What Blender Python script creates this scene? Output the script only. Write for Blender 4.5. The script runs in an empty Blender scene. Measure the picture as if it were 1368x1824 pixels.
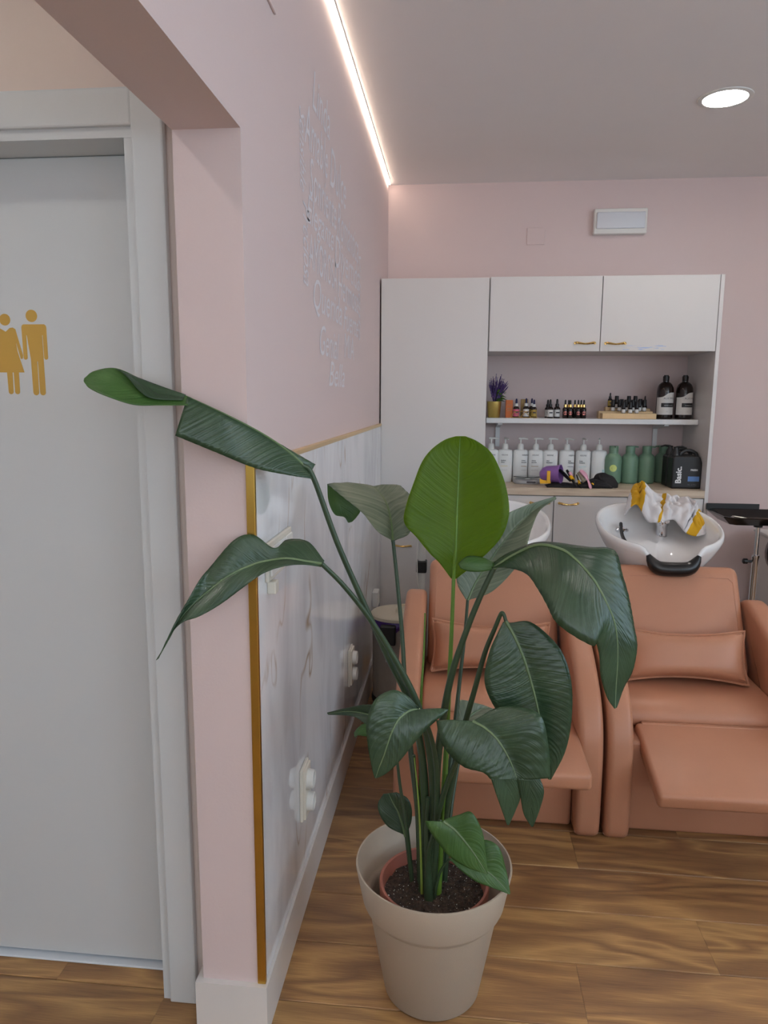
import bpy, bmesh, math, random
from mathutils import Vector, Matrix, noise as mnoise
random.seed(7)
PI = math.pi
sc = bpy.context.scene
col = sc.collection

# ------------------------------------------------------------------ camera
CAM = Vector((0.0, 0.0, 1.42))
FPX, CW, CH = 1275.148, 1368, 1824
FWD = Vector((-0.09948553, 0.9827512, -0.15589325))
RGT = Vector((0.99479766, 0.10168363, 0.00616923))
UPV = Vector((-0.02191461, 0.15446849, 0.98775464))
cd = bpy.data.cameras.new('camera')
cd.sensor_fit = 'HORIZONTAL'; cd.sensor_width = 36.0
cd.lens = FPX / CW * 36.0
cd.clip_start = 0.02; cd.clip_end = 60
cam = bpy.data.objects.new('camera', cd)
col.objects.link(cam)
m = Matrix.Identity(4)
for i in range(3):
    m[i][0], m[i][1], m[i][2], m[i][3] = RGT[i], UPV[i], -FWD[i], CAM[i]
cam.matrix_world = m
sc.camera = cam

# ------------------------------------------------------------------ world, daylight, exposure
sc.view_settings.view_transform = 'Standard'
sc.view_settings.look = 'None'
sc.view_settings.gamma = 1.0
sc.view_settings.use_curve_mapping = False
sc.view_settings.exposure = -0.82
wd = bpy.data.worlds.new('world'); sc.world = wd
wd.use_nodes = True
wb = wd.node_tree.nodes['Background']
wb.inputs[0].default_value = (0.75, 0.87, 1.0, 1); wb.inputs[1].default_value = 1.0

def area_light(name, loc, rot, sx, sy, power, color):
    l = bpy.data.lights.new(name, 'AREA'); l.shape = 'RECTANGLE'
    l.size = sx; l.size_y = sy; l.energy = power; l.color = color
    o = bpy.data.objects.new(name, l); col.objects.link(o)
    o.location = loc; o.rotation_euler = rot
    return o
# daylight entering by the shop window behind the camera
area_light('daylight_shop_window', (0.5, -3.62, 1.70), (PI/2+0.25, 0, 0), 4.4, 1.3, 84.0, (0.82, 0.91, 1.0))
area_light('daylight_side_window', (3.32, -0.4, 1.70), (PI/2+0.25, 0, PI/2), 4.4, 1.3, 104.0, (0.62, 0.81, 1.0))

DOWNLIGHT = 58.0      # emission of the round ceiling lamps
LED = 46.0            # emission of the strip

# ------------------------------------------------------------------ helpers
def ray(u, v):
    return FWD + RGT * ((u - CW/2) / FPX) - UPV * ((v - CH/2) / FPX)
def at(u, v, y):
    d = ray(u, v); return CAM + d * (y / d.y)
def onz(u, v, z):
    d = ray(u, v); return CAM + d * ((z - CAM.z) / d.z)
def lin(c):
    c /= 255.0
    return c / 12.92 if c <= 0.04045 else ((c + 0.055) / 1.055) ** 2.4
def rgb(r, g, b): return (lin(r), lin(g), lin(b), 1.0)

class MB:
    """collects geometry for ONE mesh object"""
    def __init__(s): s.v = []; s.f = []; s.uv = None
    def add(s, vs, fs):
        n = len(s.v); s.v += [tuple(p) for p in vs]; s.f += [tuple(n + i for i in f) for f in fs]; return s
    def box(s, x0, x1, y0, y1, z0, z1):
        v = [(x0,y0,z0),(x1,y0,z0),(x1,y1,z0),(x0,y1,z0),(x0,y0,z1),(x1,y0,z1),(x1,y1,z1),(x0,y1,z1)]
        return s.add(v, [(0,3,2,1),(4,5,6,7),(0,1,5,4),(1,2,6,5),(2,3,7,6),(3,0,4,7)])
    def rbox(s, x0, x1, y0, y1, z0, z1, r=0.01, seg=3, mat=None):
        bm = bmesh.new(); bmesh.ops.create_cube(bm, size=1.0)
        for w in bm.verts:
            w.co = Vector(((x0+x1)/2 + w.co.x*(x1-x0), (y0+y1)/2 + w.co.y*(y1-y0), (z0+z1)/2 + w.co.z*(z1-z0)))
        bmesh.ops.bevel(bm, geom=bm.edges[:], offset=r, segments=seg, profile=0.5, affect='EDGES')
        if mat is not None: bm.transform(mat)
        bm.verts.index_update()
        s.add([w.co[:] for w in bm.verts], [[w.index for w in f.verts] for f in bm.faces]); bm.free(); return s
    def lathe(s, prof, seg=24, c=(0,0,0), sx=1.0, sy=1.0, a0=0.0, a1=2*PI, pw=2.0):
        """prof: (r, z) list; optional superellipse power pw; partial arcs stay open"""
        full = abs(a1 - a0 - 2*PI) < 1e-6
        n = seg if full else seg + 1
        vs = []; fs = []
        for r, z in prof:
            for k in range(n):
                a = a0 + (a1 - a0) * k / seg
                ca, sa = math.cos(a), math.sin(a)
                if pw != 2.0:
                    ca = math.copysign(abs(ca) ** (2/pw), ca); sa = math.copysign(abs(sa) ** (2/pw), sa)
                vs.append((c[0] + r*sx*ca, c[1] + r*sy*sa, c[2] + z))
        for i in range(len(prof) - 1):
            for k in range(seg):
                k2 = (k + 1) % n if full else k + 1
                fs.append((i*n + k, i*n + k2, (i+1)*n + k2, (i+1)*n + k))
        if full:
            if prof[0][0] > 1e-6: fs.append(tuple(reversed(range(n))))
            if prof[-1][0] > 1e-6: fs.append(tuple((len(prof)-1)*n + k for k in range(n)))
        return s.add(vs, fs)
    def tube(s, pts, rad, seg=8, flat=1.0, caps=True):
        pts = [Vector(p) for p in pts]; n = len(pts)
        if not hasattr(rad, '__len__'): rad = [rad] * n
        up = Vector((0, 0, 1)); vs = []; fs = []; prev = None
        for i, p in enumerate(pts):
            t = (pts[min(i+1, n-1)] - pts[max(i-1, 0)]).normalized()
            if prev is None:
                a = up if abs(t.dot(up)) < 0.9 else Vector((1, 0, 0))
                x = t.cross(a).normalized()
            else:
                x = (prev - t * prev.dot(t)).normalized()
            prev = x; y = t.cross(x)
            for k in range(seg):
                a = 2*PI*k/seg
                vs.append(p + (x*math.cos(a) + y*math.sin(a)*flat) * rad[i])
        for i in range(n-1):
            for k in range(seg):
                k2 = (k+1) % seg
                fs.append((i*seg+k, i*seg+k2, (i+1)*seg+k2, (i+1)*seg+k))
        if caps:
            fs.append(tuple(reversed(range(seg)))); fs.append(tuple((n-1)*seg + k for k in range(seg)))
        return s.add(vs, fs)
    def prism(s, poly, axis, a, b):
        """poly in the two other axes (order x,y,z without axis), extruded a..b"""
        n = len(poly); vs = []
        for t in (a, b):
            for p, q in poly:
                vs.append({'x': (t, p, q), 'y': (p, t, q), 'z': (p, q, t)}[axis])
        fs = [tuple(range(n)), tuple(reversed(range(n, 2*n)))]
        fs += [(i, i+n, (i+1) % n + n, (i+1) % n) for i in range(n)]
        return s.add(vs, fs)
    def grid(s, fn, nu, nv, uv=None):
        n0 = len(s.v)
        vs = [fn(i/nu, j/nv) for i in range(nu+1) for j in range(nv+1)]
        fs = [(i*(nv+1)+j, (i+1)*(nv+1)+j, (i+1)*(nv+1)+j+1, i*(nv+1)+j+1) for i in range(nu) for j in range(nv)]
        return s.add(vs, fs)
    def mesh(s, name, mat, smooth=False, fix=True, angle=None):
        me = bpy.data.meshes.new(name)
        me.from_pydata(s.v, [], s.f)
        if fix:
            bm = bmesh.new(); bm.from_mesh(me); bmesh.ops.recalc_face_normals(bm, faces=bm.faces[:]); bm.to_mesh(me); bm.free()
        if smooth:
            me.polygons.foreach_set('use_smooth', [True]*len(me.polygons))
            if angle is not None:
                try: me.set_sharp_from_angle(angle=math.radians(angle))
                except Exception: pass
        if mat is not None: me.materials.append(mat)
        return me
    def build(s, name, mat, parent=None, smooth=False, fix=True, angle=40, loc=None):
        me = s.mesh(name, mat, smooth, fix, angle)
        o = bpy.data.objects.new(name, me); col.objects.link(o)
        if parent is not None: o.parent = parent
        if loc is not None: o.location = loc
        return o

def tag(o, label, cat, group=None, kind=None):
    o['label'] = label; o['category'] = cat
    if group: o['group'] = group
    if kind: o['kind'] = kind
    return o
def struct(o, label=None):
    o['kind'] = 'structure'
    if label: o['label'] = label
    return o
def thing(name, label, cat, loc=(0,0,0), rotz=0.0, group=None):
    o = bpy.data.objects.new(name, None); col.objects.link(o)
    o.empty_display_size = 0.05; o.location = loc; o.rotation_euler = (0, 0, rotz)
    return tag(o, label, cat, group)
def dup(o, parent=None, loc=None, label=None):
    c = o.copy(); col.objects.link(c)
    c.parent = parent
    for ch in list(o.children): dup(ch, c)
    if loc is not None: c.location = loc
    if label: c['label'] = label
    return c
def text_mesh(txt, size, shear=0.0, bold=0.0, depth=0.0008, align='LEFT', space=1.0):
    cu = bpy.data.curves.new('lettering', 'FONT'); cu.body = txt; cu.size = size
    cu.shear = shear; cu.offset = bold; cu.extrude = depth; cu.align_x = align; cu.resolution_u = 3
    cu.space_character = space
    o = bpy.data.objects.new('lettering', cu); col.objects.link(o)
    dg = bpy.context.evaluated_depsgraph_get(); dg.update()
    me = bpy.data.meshes.new_from_object(o.evaluated_get(dg))
    bpy.data.objects.remove(o); bpy.data.curves.remove(cu)
    me.materials.clear()
    return me
def text_obj(name, txt, size, mat, M, parent=None, **kw):
    me = text_mesh(txt, size, **kw); me.transform(M)
    me.materials.append(mat)
    o = bpy.data.objects.new(name, me); col.objects.link(o)
    if parent is not None: o.parent = parent
    return o
def face_front(x, y, z):      # text plane facing -y
    return Matrix.Translation((x, y, z)) @ Matrix.Rotation(PI/2, 4, 'X')
def catmull(pts, n):
    pts = [Vector(p) for p in pts]; out = []
    P = [pts[0]*2 - pts[1]] + pts + [pts[-1]*2 - pts[-2]]
    for i in range(1, len(P)-2):
        for k in range(n):
            t = k/n; a, b, c, d = P[i-1], P[i], P[i+1], P[i+2]
            out.append(0.5*((2*b) + (c-a)*t + (2*a-5*b+4*c-d)*t*t + (3*b-a-3*c+d)*t*t*t))
    out.append(pts[-1]); return out
def lerp(a, b, t): return a + (b-a)*t

# ------------------------------------------------------------------ materials
def nmat(name):
    mt = bpy.data.materials.new(name); mt.use_nodes = True
    nt = mt.node_tree; return mt, nt, nt.nodes['Principled BSDF']
def link(nt, a, b): nt.links.new(a, b)
def node(nt, t, **kw):
    n = nt.nodes.new(t)
    for k, v in kw.items(): setattr(n, k, v)
    return n
def simple(name, color, rough=0.5, metal=0.0, spec=0.5, bump=0.0, bscale=200.0, var=0.0, vscale=8.0, coat=0.0, trans=0.0, emit=None, estr=0.0, alpha=1.0):
    mt, nt, b = nmat(name)
    b.inputs['Base Color'].default_value = color
    b.inputs['Roughness'].default_value = rough
    b.inputs['Metallic'].default_value = metal
    b.inputs['Specular IOR Level'].default_value = spec
    b.inputs['Coat Weight'].default_value = coat
    b.inputs['Transmission Weight'].default_value = trans
    if emit: b.inputs['Emission Color'].default_value = emit; b.inputs['Emission Strength'].default_value = estr
    tc = node(nt, 'ShaderNodeTexCoord')
    nz = node(nt, 'ShaderNodeTexNoise'); nz.inputs['Scale'].default_value = vscale; nz.inputs['Detail'].default_value = 3
    link(nt, tc.outputs['Object'], nz.inputs['Vector'])
    if var > 0:
        mx = node(nt, 'ShaderNodeMix', data_type='RGBA')
        mx.inputs['A'].default_value = tuple(c*(1-var) for c in color[:3]) + (1,)
        mx.inputs['B'].default_value = tuple(min(1, c*(1+var)) for c in color[:3]) + (1,)
        link(nt, nz.outputs['Fac'], mx.inputs['Factor']); link(nt, mx.outputs['Result'], b.inputs['Base Color'])
    if bump > 0:
        n2 = node(nt, 'ShaderNodeTexNoise'); n2.inputs['Scale'].default_value = bscale; n2.inputs['Detail'].default_value = 2
        link(nt, tc.outputs['Object'], n2.inputs['Vector'])
        bp = node(nt, 'ShaderNodeBump'); bp.inputs['Strength'].default_value = bump; bp.inputs['Distance'].default_value = 0.002
        link(nt, n2.outputs['Fac'], bp.inputs['Height']); link(nt, bp.outputs['Normal'], b.inputs['Normal'])
    return mt
M = {}
M['wall'] = simple('pink_paint', rgb(222, 203, 200), 0.6, bump=0.12, bscale=160, var=0.012, vscale=1.2, spec=0.3)
M['white_paint'] = simple('white_wall_paint', rgb(236, 235, 233), 0.7, spec=0.3)
M['ceiling'] = simple('ceiling_paint', rgb(242, 239, 238), 0.75, var=0.01, spec=0.2)
M['corridor'] = simple('corridor_paint', rgb(226, 212, 203), 0.65, bump=0.1, bscale=160, spec=0.3)
M['white_lac'] = simple('white_lacquer', rgb(226, 226, 226), 0.32, var=0.01, spec=0.5)
M['door'] = simple('white_door_lacquer', rgb(214, 218, 219), 0.4, bump=0.03, bscale=90)
M['base_white'] = simple('white_skirting', rgb(226, 221, 216), 0.3, spec=0.5)
M['melamine'] = simple('white_melamine', rgb(225, 221, 218), 0.4, bump=0.02, bscale=400)
M['dark_gap'] = simple('shadow_gap', rgb(70, 62, 60), 0.8)
M['gold'] = simple('brushed_gold', rgb(205, 170, 85), 0.28, metal=1.0, var=0.06, vscale=30)
M['champagne'] = simple('champagne_trim', rgb(226, 196, 142), 0.35, metal=0.6, var=0.03)
M['handle_gold'] = simple('polished_gold', rgb(226, 190, 120), 0.18, metal=1.0)
M['gold_vinyl'] = simple('gold_vinyl', rgb(206, 168, 84), 0.4, metal=0.35, bump=0.04, bscale=300)
M['chrome'] = simple('chrome', rgb(225, 225, 228), 0.08, metal=1.0)
M['steel'] = simple('steel', rgb(180, 178, 175), 0.3, metal=1.0)
M['black_plastic'] = simple('black_plastic', rgb(24, 23, 24), 0.38, var=0.1)
M['black_gloss'] = simple('black_gloss', rgb(20, 18, 19), 0.12)
M['black_gel'] = simple('black_gel', rgb(20, 20, 21), 0.3, bump=0.25, bscale=45)
M['black_cloth'] = simple('black_cloth', rgb(26, 24, 27), 0.85, bump=0.5, bscale=260)
M['ceramic'] = simple('white_ceramic', rgb(240, 239, 238), 0.07, spec=0.6, coat=0.3)
M['white_plastic'] = simple('white_plastic', rgb(232, 231, 226), 0.35)
M['cream_plastic'] = simple('cream_plastic', rgb(228, 222, 208), 0.35)
M['white_bottle'] = simple('white_bottle_plastic', rgb(233, 234, 232), 0.38)
M['sage'] = simple('sage_plastic', rgb(112, 146, 122), 0.42, bump=0.05, bscale=300)
M['amber'] = simple('dark_amber_glass', rgb(30, 17, 14), 0.1, spec=0.6)
M['label_white'] = simple('paper_label', rgb(232, 229, 224), 0.55)
M['label_pink'] = simple('pink_label', rgb(232, 110, 140), 0.5)
M['label_gold'] = simple('olive_gold_label', rgb(176, 150, 70), 0.5)
M['coral_dot'] = simple('coral_label', rgb(232, 140, 128), 0.5)
M['lime_dot'] = simple('lime_label', rgb(204, 220, 130), 0.5)
M['navy'] = simple('navy_rubber', rgb(30, 30, 78), 0.5)
M['orange_box'] = simple('orange_card', rgb(214, 112, 48), 0.5)
M['gold_box'] = simple('gold_card', rgb(176, 142, 78), 0.4)
M['pine'] = simple('pale_pine', rgb(222, 190, 142), 0.5, var=0.06, vscale=30)
M['ink_grey'] = simple('grey_ink', rgb(120, 120, 124), 0.6)
M['ink_dark'] = simple('dark_ink', rgb(70, 70, 74), 0.6)
M['ink_tan'] = simple('tan_ink', rgb(176, 146, 110), 0.6)
M['ink_blue'] = simple('pale_blue_ink', rgb(176, 206, 214), 0.6)
M['ink_white'] = simple('white_ink', rgb(238, 238, 238), 0.5)
M['ink_yellow'] = simple('yellow_ink', rgb(220, 205, 140), 0.6)
M['blue_print'] = simple('blue_print', rgb(92, 132, 190), 0.5)
M['scale_grey'] = simple('silver_plastic', rgb(168, 168, 170), 0.35, metal=0.3)
M['glass'] = simple('clear_glass', (0.9, 0.97, 0.95, 1), 0.02, trans=1.0)
M['purple'] = simple('purple_plastic', rgb(150, 106, 180), 0.35)
M['yellow'] = simple('yellow_plastic', rgb(244, 184, 20), 0.4)
M['pink_plastic'] = simple('pink_plastic', rgb(230, 170, 190), 0.35)
M['bristle'] = simple('tan_bristle', rgb(150, 140, 120), 0.8)
M['purple_bag'] = simple('purple_bag', rgb(84, 50, 130), 0.3, bump=0.4, bscale=60)
M['bin_metal'] = simple('taupe_metal', rgb(176, 166, 154), 0.42)
M['bin_lid'] = simple('cream_lid', rgb(232, 220, 196), 0.35)
M['planter'] = simple('beige_planter', rgb(180, 166, 148), 0.5, bump=0.12, bscale=500, var=0.015)
M['terracotta'] = simple('terracotta_plastic', rgb(156, 94, 78), 0.5)
M['lavender'] = simple('lavender_flower', rgb(84, 62, 116), 0.8, var=0.25, vscale=90)
M['herb_green'] = simple('herb_green', rgb(84, 120, 48), 0.6, var=0.2, vscale=60)
M['gold_pot'] = simple('gold_pot', rgb(206, 182, 106), 0.3, metal=0.85)
M['letter_white'] = simple('white_vinyl_lettering', rgb(234, 229, 233), 0.5)
M['lens'] = simple('frosted_lens', rgb(222, 226, 232), 0.35)
M['threshold'] = simple('pale_threshold', rgb(226, 232, 238), 0.3)
M['lamp'] = simple('lamp_diffuser', (1, 1, 1, 1), 0.5, emit=(1.0, 0.945, 0.875, 1), estr=DOWNLIGHT)
M['led'] = simple('led_strip_diffuser', (1, 1, 1, 1), 0.5, emit=(1.0, 0.80, 0.64, 1), estr=LED)

def leather():
    mt, nt, b = nmat('terracotta_leatherette')
    tc = node(nt, 'ShaderNodeTexCoord')
    vo = node(nt, 'ShaderNodeTexVoronoi'); vo.inputs['Scale'].default_value = 420
    nz = node(nt, 'ShaderNodeTexNoise'); nz.inputs['Scale'].default_value = 5; nz.inputs['Detail'].default_value = 4
    link(nt, tc.outputs['Object'], vo.inputs['Vector']); link(nt, tc.outputs['Object'], nz.inputs['Vector'])
    mx = node(nt, 'ShaderNodeMix', data_type='RGBA')
    mx.inputs['A'].default_value = rgb(176, 122, 93); mx.inputs['B'].default_value = rgb(188, 134, 105)
    link(nt, nz.outputs['Fac'], mx.inputs['Factor']); link(nt, mx.outputs['Result'], b.inputs['Base Color'])
    b.inputs['Roughness'].default_value = 0.42
    bp = node(nt, 'ShaderNodeBump'); bp.inputs['Strength'].default_value = 0.12; bp.inputs['Distance'].default_value = 0.001
    link(nt, vo.outputs['Distance'], bp.inputs['Height']); link(nt, bp.outputs['Normal'], b.inputs['Normal'])
    return mt
M['leather'] = leather()

def wood_floor():
    mt, nt, b = nmat('walnut_laminate')
    tc = node(nt, 'ShaderNodeTexCoord'); oi = node(nt, 'ShaderNodeObjectInfo')
    mp = node(nt, 'ShaderNodeVectorMath', operation='MULTIPLY_ADD')
    cb = node(nt, 'ShaderNodeCombineXYZ')
    m1 = node(nt, 'ShaderNodeMath', operation='MULTIPLY'); m1.inputs[1].default_value = 37.0
    m2 = node(nt, 'ShaderNodeMath', operation='MULTIPLY'); m2.inputs[1].default_value = 91.0
    link(nt, oi.outputs['Random'], m1.inputs[0]); link(nt, oi.outputs['Random'], m2.inputs[0])
    link(nt, m1.outputs[0], cb.inputs[0]); link(nt, m2.outputs[0], cb.inputs[1])
    mp.inputs[1].default_value = (0.8, 5.0, 1.0)
    link(nt, tc.outputs['Object'], mp.inputs[0]); link(nt, cb.outputs[0], mp.inputs[2])
    # broad figure (cathedral grain)
    n1 = node(nt, 'ShaderNodeTexNoise'); n1.inputs['Scale'].default_value = 1.5; n1.inputs['Detail'].default_value = 2.0; n1.inputs['Distortion'].default_value = 0.6
    link(nt, mp.outputs[0], n1.inputs['Vector'])
    mm = node(nt, 'ShaderNodeMath', operation='MULTIPLY'); mm.inputs[1].default_value = 11.0
    link(nt, n1.outputs['Fac'], mm.inputs[0])
    fr = node(nt, 'ShaderNodeMath', operation='PINGPONG'); fr.inputs[1].default_value = 1.0
    link(nt, mm.outputs[0], fr.inputs[0])
    # fine fibre
    mp2 = node(nt, 'ShaderNodeVectorMath', operation='MULTIPLY'); mp2.inputs[1].default_value = (5.0, 40.0, 1.0)
    link(nt, mp.outputs[0], mp2.inputs[0])
    n2 = node(nt, 'ShaderNodeTexNoise'); n2.inputs['Scale'].default_value = 3.0; n2.inputs['Detail'].default_value = 4
    link(nt, mp2.outputs[0], n2.inputs['Vector'])
    n3 = node(nt, 'ShaderNodeTexNoise'); n3.inputs['Scale'].default_value = 0.55; n3.inputs['Detail'].default_value = 1
    link(nt, mp.outputs[0], n3.inputs['Vector'])
    a1 = node(nt, 'ShaderNodeMath', operation='MULTIPLY_ADD'); a1.inputs[1].default_value = 0.34
    link(nt, fr.outputs[0], a1.inputs[0])
    a2 = node(nt, 'ShaderNodeMath', operation='MULTIPLY'); a2.inputs[1].default_value = 0.55
    link(nt, n2.outputs['Fac'], a2.inputs[0]); link(nt, a2.outputs[0], a1.inputs[2])
    a3 = node(nt, 'ShaderNodeMath', operation='MULTIPLY_ADD'); a3.inputs[1].default_value = 0.6
    link(nt, n3.outputs['Fac'], a3.inputs[0]); link(nt, a1.outputs[0], a3.inputs[2])
    cr = node(nt, 'ShaderNodeValToRGB')
    e = cr.color_ramp.elements
    e[0].position = 0.25; e[0].color = rgb(80, 57, 40)
    e[1].position = 1.05; e[1].color = rgb(190, 150, 96)
    k = e.new(0.5); k.color = rgb(118, 85, 57)
    k = e.new(0.75); k.color = rgb(150, 112, 72)
    link(nt, a3.outputs[0], cr.inputs[0])
    hv = node(nt, 'ShaderNodeHueSaturation')
    mr = node(nt, 'ShaderNodeMapRange'); mr.inputs[3].default_value = 0.86; mr.inputs[4].default_value = 1.12
    link(nt, oi.outputs['Random'], mr.inputs[0]); link(nt, mr.outputs[0], hv.inputs['Value'])
    link(nt, cr.outputs[0], hv.inputs['Color']); link(nt, hv.outputs[0], b.inputs['Base Color'])
    b.inputs['Roughness'].default_value = 0.38
    bp = node(nt, 'ShaderNodeBump'); bp.inputs['Strength'].default_value = 0.08; bp.inputs['Distance'].default_value = 0.001
    link(nt, n2.outputs['Fac'], bp.inputs['Height']); link(nt, bp.outputs['Normal'], b.inputs['Normal'])
    return mt
M['floor'] = wood_floor()

def oak_top():
    mt, nt, b = nmat('bleached_oak')
    tc = node(nt, 'ShaderNodeTexCoord')
    mp = node(nt, 'ShaderNodeVectorMath', operation='MULTIPLY'); mp.inputs[1].default_value = (3.0, 30.0, 40.0)
    link(nt, tc.outputs['Object'], mp.inputs[0])
    nz = node(nt, 'ShaderNodeTexNoise'); nz.inputs['Scale'].default_value = 1.6; nz.inputs['Detail'].default_value = 5; nz.inputs['Distortion'].default_value = 0.5
    link(nt, mp.outputs[0], nz.inputs['Vector'])
    cr = node(nt, 'ShaderNodeValToRGB'); e = cr.color_ramp.elements
    e[0].position = 0.3; e[0].color = rgb(188, 166, 142); e[1].position = 0.7; e[1].color = rgb(222, 206, 184)
    link(nt, nz.outputs['Fac'], cr.inputs[0]); link(nt, cr.outputs[0], b.inputs['Base Color'])
    b.inputs['Roughness'].default_value = 0.45
    return mt
M['oak'] = oak_top()

def marble():
    mt, nt, b = nmat('polished_marble')
    tc = node(nt, 'ShaderNodeTexCoord')
    mp = node(nt, 'ShaderNodeMapping'); mp.inputs['Rotation'].default_value = (0.32, 0, 0); mp.inputs['Scale'].default_value = (1, 1.3, 0.5)
    link(nt, tc.outputs['Object'], mp.inputs['Vector'])
    # soft grey clouds
    n1 = node(nt, 'ShaderNodeTexNoise'); n1.inputs['Scale'].default_value = 3.2; n1.inputs['Detail'].default_value = 4; n1.inputs['Distortion'].default_value = 1.0
    link(nt, mp.outputs[0], n1.inputs['Vector'])
    c1 = node(nt, 'ShaderNodeValToRGB'); e = c1.color_ramp.elements
    e[0].position = 0.28; e[0].color = rgb(216, 216, 220); e[1].position = 0.58; e[1].color = rgb(243, 244, 246)
    link(nt, n1.outputs['Fac'], c1.inputs[0])
    # thin ochre veins: zero crossings of a stretched noise
    n2 = node(nt, 'ShaderNodeTexNoise'); n2.inputs['Scale'].default_value = 2.3; n2.inputs['Detail'].default_value = 3; n2.inputs['Distortion'].default_value = 0.4
    link(nt, mp.outputs[0], n2.inputs['Vector'])
    s = node(nt, 'ShaderNodeMath', operation='SUBTRACT'); s.inputs[1].default_value = 0.5
    ab = node(nt, 'ShaderNodeMath', operation='ABSOLUTE')
    link(nt, n2.outputs['Fac'], s.inputs[0]); link(nt, s.outputs[0], ab.inputs[0])
    c2 = node(nt, 'ShaderNodeValToRGB'); e = c2.color_ramp.elements
    e[0].position = 0.0; e[0].color = (1, 1, 1, 1); e[1].position = 0.011; e[1].color = (0, 0, 0, 1)
    link(nt, ab.outputs[0], c2.inputs[0])
    n3 = node(nt, 'ShaderNodeTexNoise'); n3.inputs['Scale'].default_value = 4.0
    link(nt, tc.outputs['Object'], n3.inputs['Vector'])
    c3 = node(nt, 'ShaderNodeValToRGB'); e = c3.color_ramp.elements
    e[0].position = 0.45; e[0].color = (0, 0, 0, 1); e[1].position = 0.65; e[1].color = (1, 1, 1, 1)
    link(nt, n3.outputs['Fac'], c3.inputs[0])
    ml = node(nt, 'ShaderNodeMath', operation='MULTIPLY')
    link(nt, c2.outputs[0], ml.inputs[0]); link(nt, c3.outputs[0], ml.inputs[1])
    m2 = node(nt, 'ShaderNodeMath', operation='MULTIPLY'); m2.inputs[1].default_value = 0.85
    link(nt, ml.outputs[0], m2.inputs[0])
    mx = node(nt, 'ShaderNodeMix', data_type='RGBA'); mx.inputs['B'].default_value = rgb(168, 134, 92)
    link(nt, m2.outputs[0], mx.inputs['Factor']); link(nt, c1.outputs[0], mx.inputs['A'])
    link(nt, mx.outputs['Result'], b.inputs['Base Color'])
    b.inputs['Roughness'].default_value = 0.06
    b.inputs['Specular IOR Level'].default_value = 0.6
    return mt
M['marble'] = marble()

def leaf_mat(name, ca, cb, rough, trans, tcol, vein=0.5, spec=0.5):
    """u across (0..1, midrib at .5), v along in metres*4"""
    mt, nt, b = nmat(name)
    uv = node(nt, 'ShaderNodeUVMap'); sp = node(nt, 'ShaderNodeSeparateXYZ')
    link(nt, uv.outputs[0], sp.inputs[0])
    s = node(nt, 'ShaderNodeMath', operation='SUBTRACT'); s.inputs[1].default_value = 0.5
    link(nt, sp.outputs[0], s.inputs[0])
    ab = node(nt, 'ShaderNodeMath', operation='ABSOLUTE'); link(nt, s.outputs[0], ab.inputs[0])
    ma = node(nt, 'ShaderNodeMath', operation='MULTIPLY_ADD'); ma.inputs[1].default_value = -0.55   # side veins lean to the tip
    link(nt, ab.outputs[0], ma.inputs[0]); link(nt, sp.outputs[1], ma.inputs[2])
    cx = node(nt, 'ShaderNodeCombineXYZ'); link(nt, ma.outputs[0], cx.inputs[0])
    n1 = node(nt, 'ShaderNodeTexNoise'); n1.inputs['Scale'].default_value = 26.0; n1.inputs['Detail'].default_value = 3.0
    link(nt, cx.outputs[0], n1.inputs['Vector'])
    nb = node(nt, 'ShaderNodeTexNoise'); nb.inputs['Scale'].default_value = 9.0; nb.inputs['Detail'].default_value = 1.0
    link(nt, cx.outputs[0], nb.inputs['Vector'])
    tc = node(nt, 'ShaderNodeTexCoord')
    n2 = node(nt, 'ShaderNodeTexNoise'); n2.inputs['Scale'].default_value = 14.0; n2.inputs['Detail'].default_value = 3.0
    link(nt, tc.outputs['Object'], n2.inputs['Vector'])
    ad = node(nt, 'ShaderNodeMath', operation='MULTIPLY_ADD'); ad.inputs[1].default_value = vein
    link(nt, n1.outputs['Fac'], ad.inputs[0])
    m5 = node(nt, 'ShaderNodeMath', operation='MULTIPLY'); m5.inputs[1].default_value = 1 - vein
    link(nt, n2.outputs['Fac'], m5.inputs[0]); link(nt, m5.outputs[0], ad.inputs[2])
    cr = node(nt, 'ShaderNodeValToRGB'); e = cr.color_ramp.elements
    e[0].position = 0.35; e[0].color = ca; e[1].position = 0.65; e[1].color = cb
    link(nt, ad.outputs[0], cr.inputs[0]); link(nt, cr.outputs[0], b.inputs['Base Color'])
    b.inputs['Roughness'].default_value = rough; b.inputs['Specular IOR Level'].default_value = spec
    hb = node(nt, 'ShaderNodeMath', operation='MULTIPLY_ADD'); hb.inputs[1].default_value = 0.7
    link(nt, nb.outputs['Fac'], hb.inputs[0]); link(nt, n1.outputs['Fac'], hb.inputs[2])
    bp = node(nt, 'ShaderNodeBump'); bp.inputs['Strength'].default_value = 0.5; bp.inputs['Distance'].default_value = 0.004
    link(nt, hb.outputs[0], bp.inputs['Height']); link(nt, bp.outputs['Normal'], b.inputs['Normal'])
    tr = node(nt, 'ShaderNodeBsdfTranslucent'); tr.inputs['Color'].default_value = tcol
    link(nt, bp.outputs['Normal'], tr.inputs['Normal'])
    ms = node(nt, 'ShaderNodeMixShader'); ms.inputs[0].default_value = trans
    out = nt.nodes['Material Output']
    link(nt, b.outputs[0], ms.inputs[1]); link(nt, tr.outputs[0], ms.inputs[2]); link(nt, ms.outputs[0], out.inputs['Surface'])
    return mt
M['leaf_dark'] = leaf_mat('mature_leaf', rgb(42, 64, 44), rgb(62, 86, 60), 0.25, 0.10, rgb(80, 120, 20))
M['leaf_under'] = leaf_mat('leaf_underside', rgb(84, 100, 80), rgb(138, 148, 126), 0.38, 0.10, rgb(70, 120, 20), vein=0.75)
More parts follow.
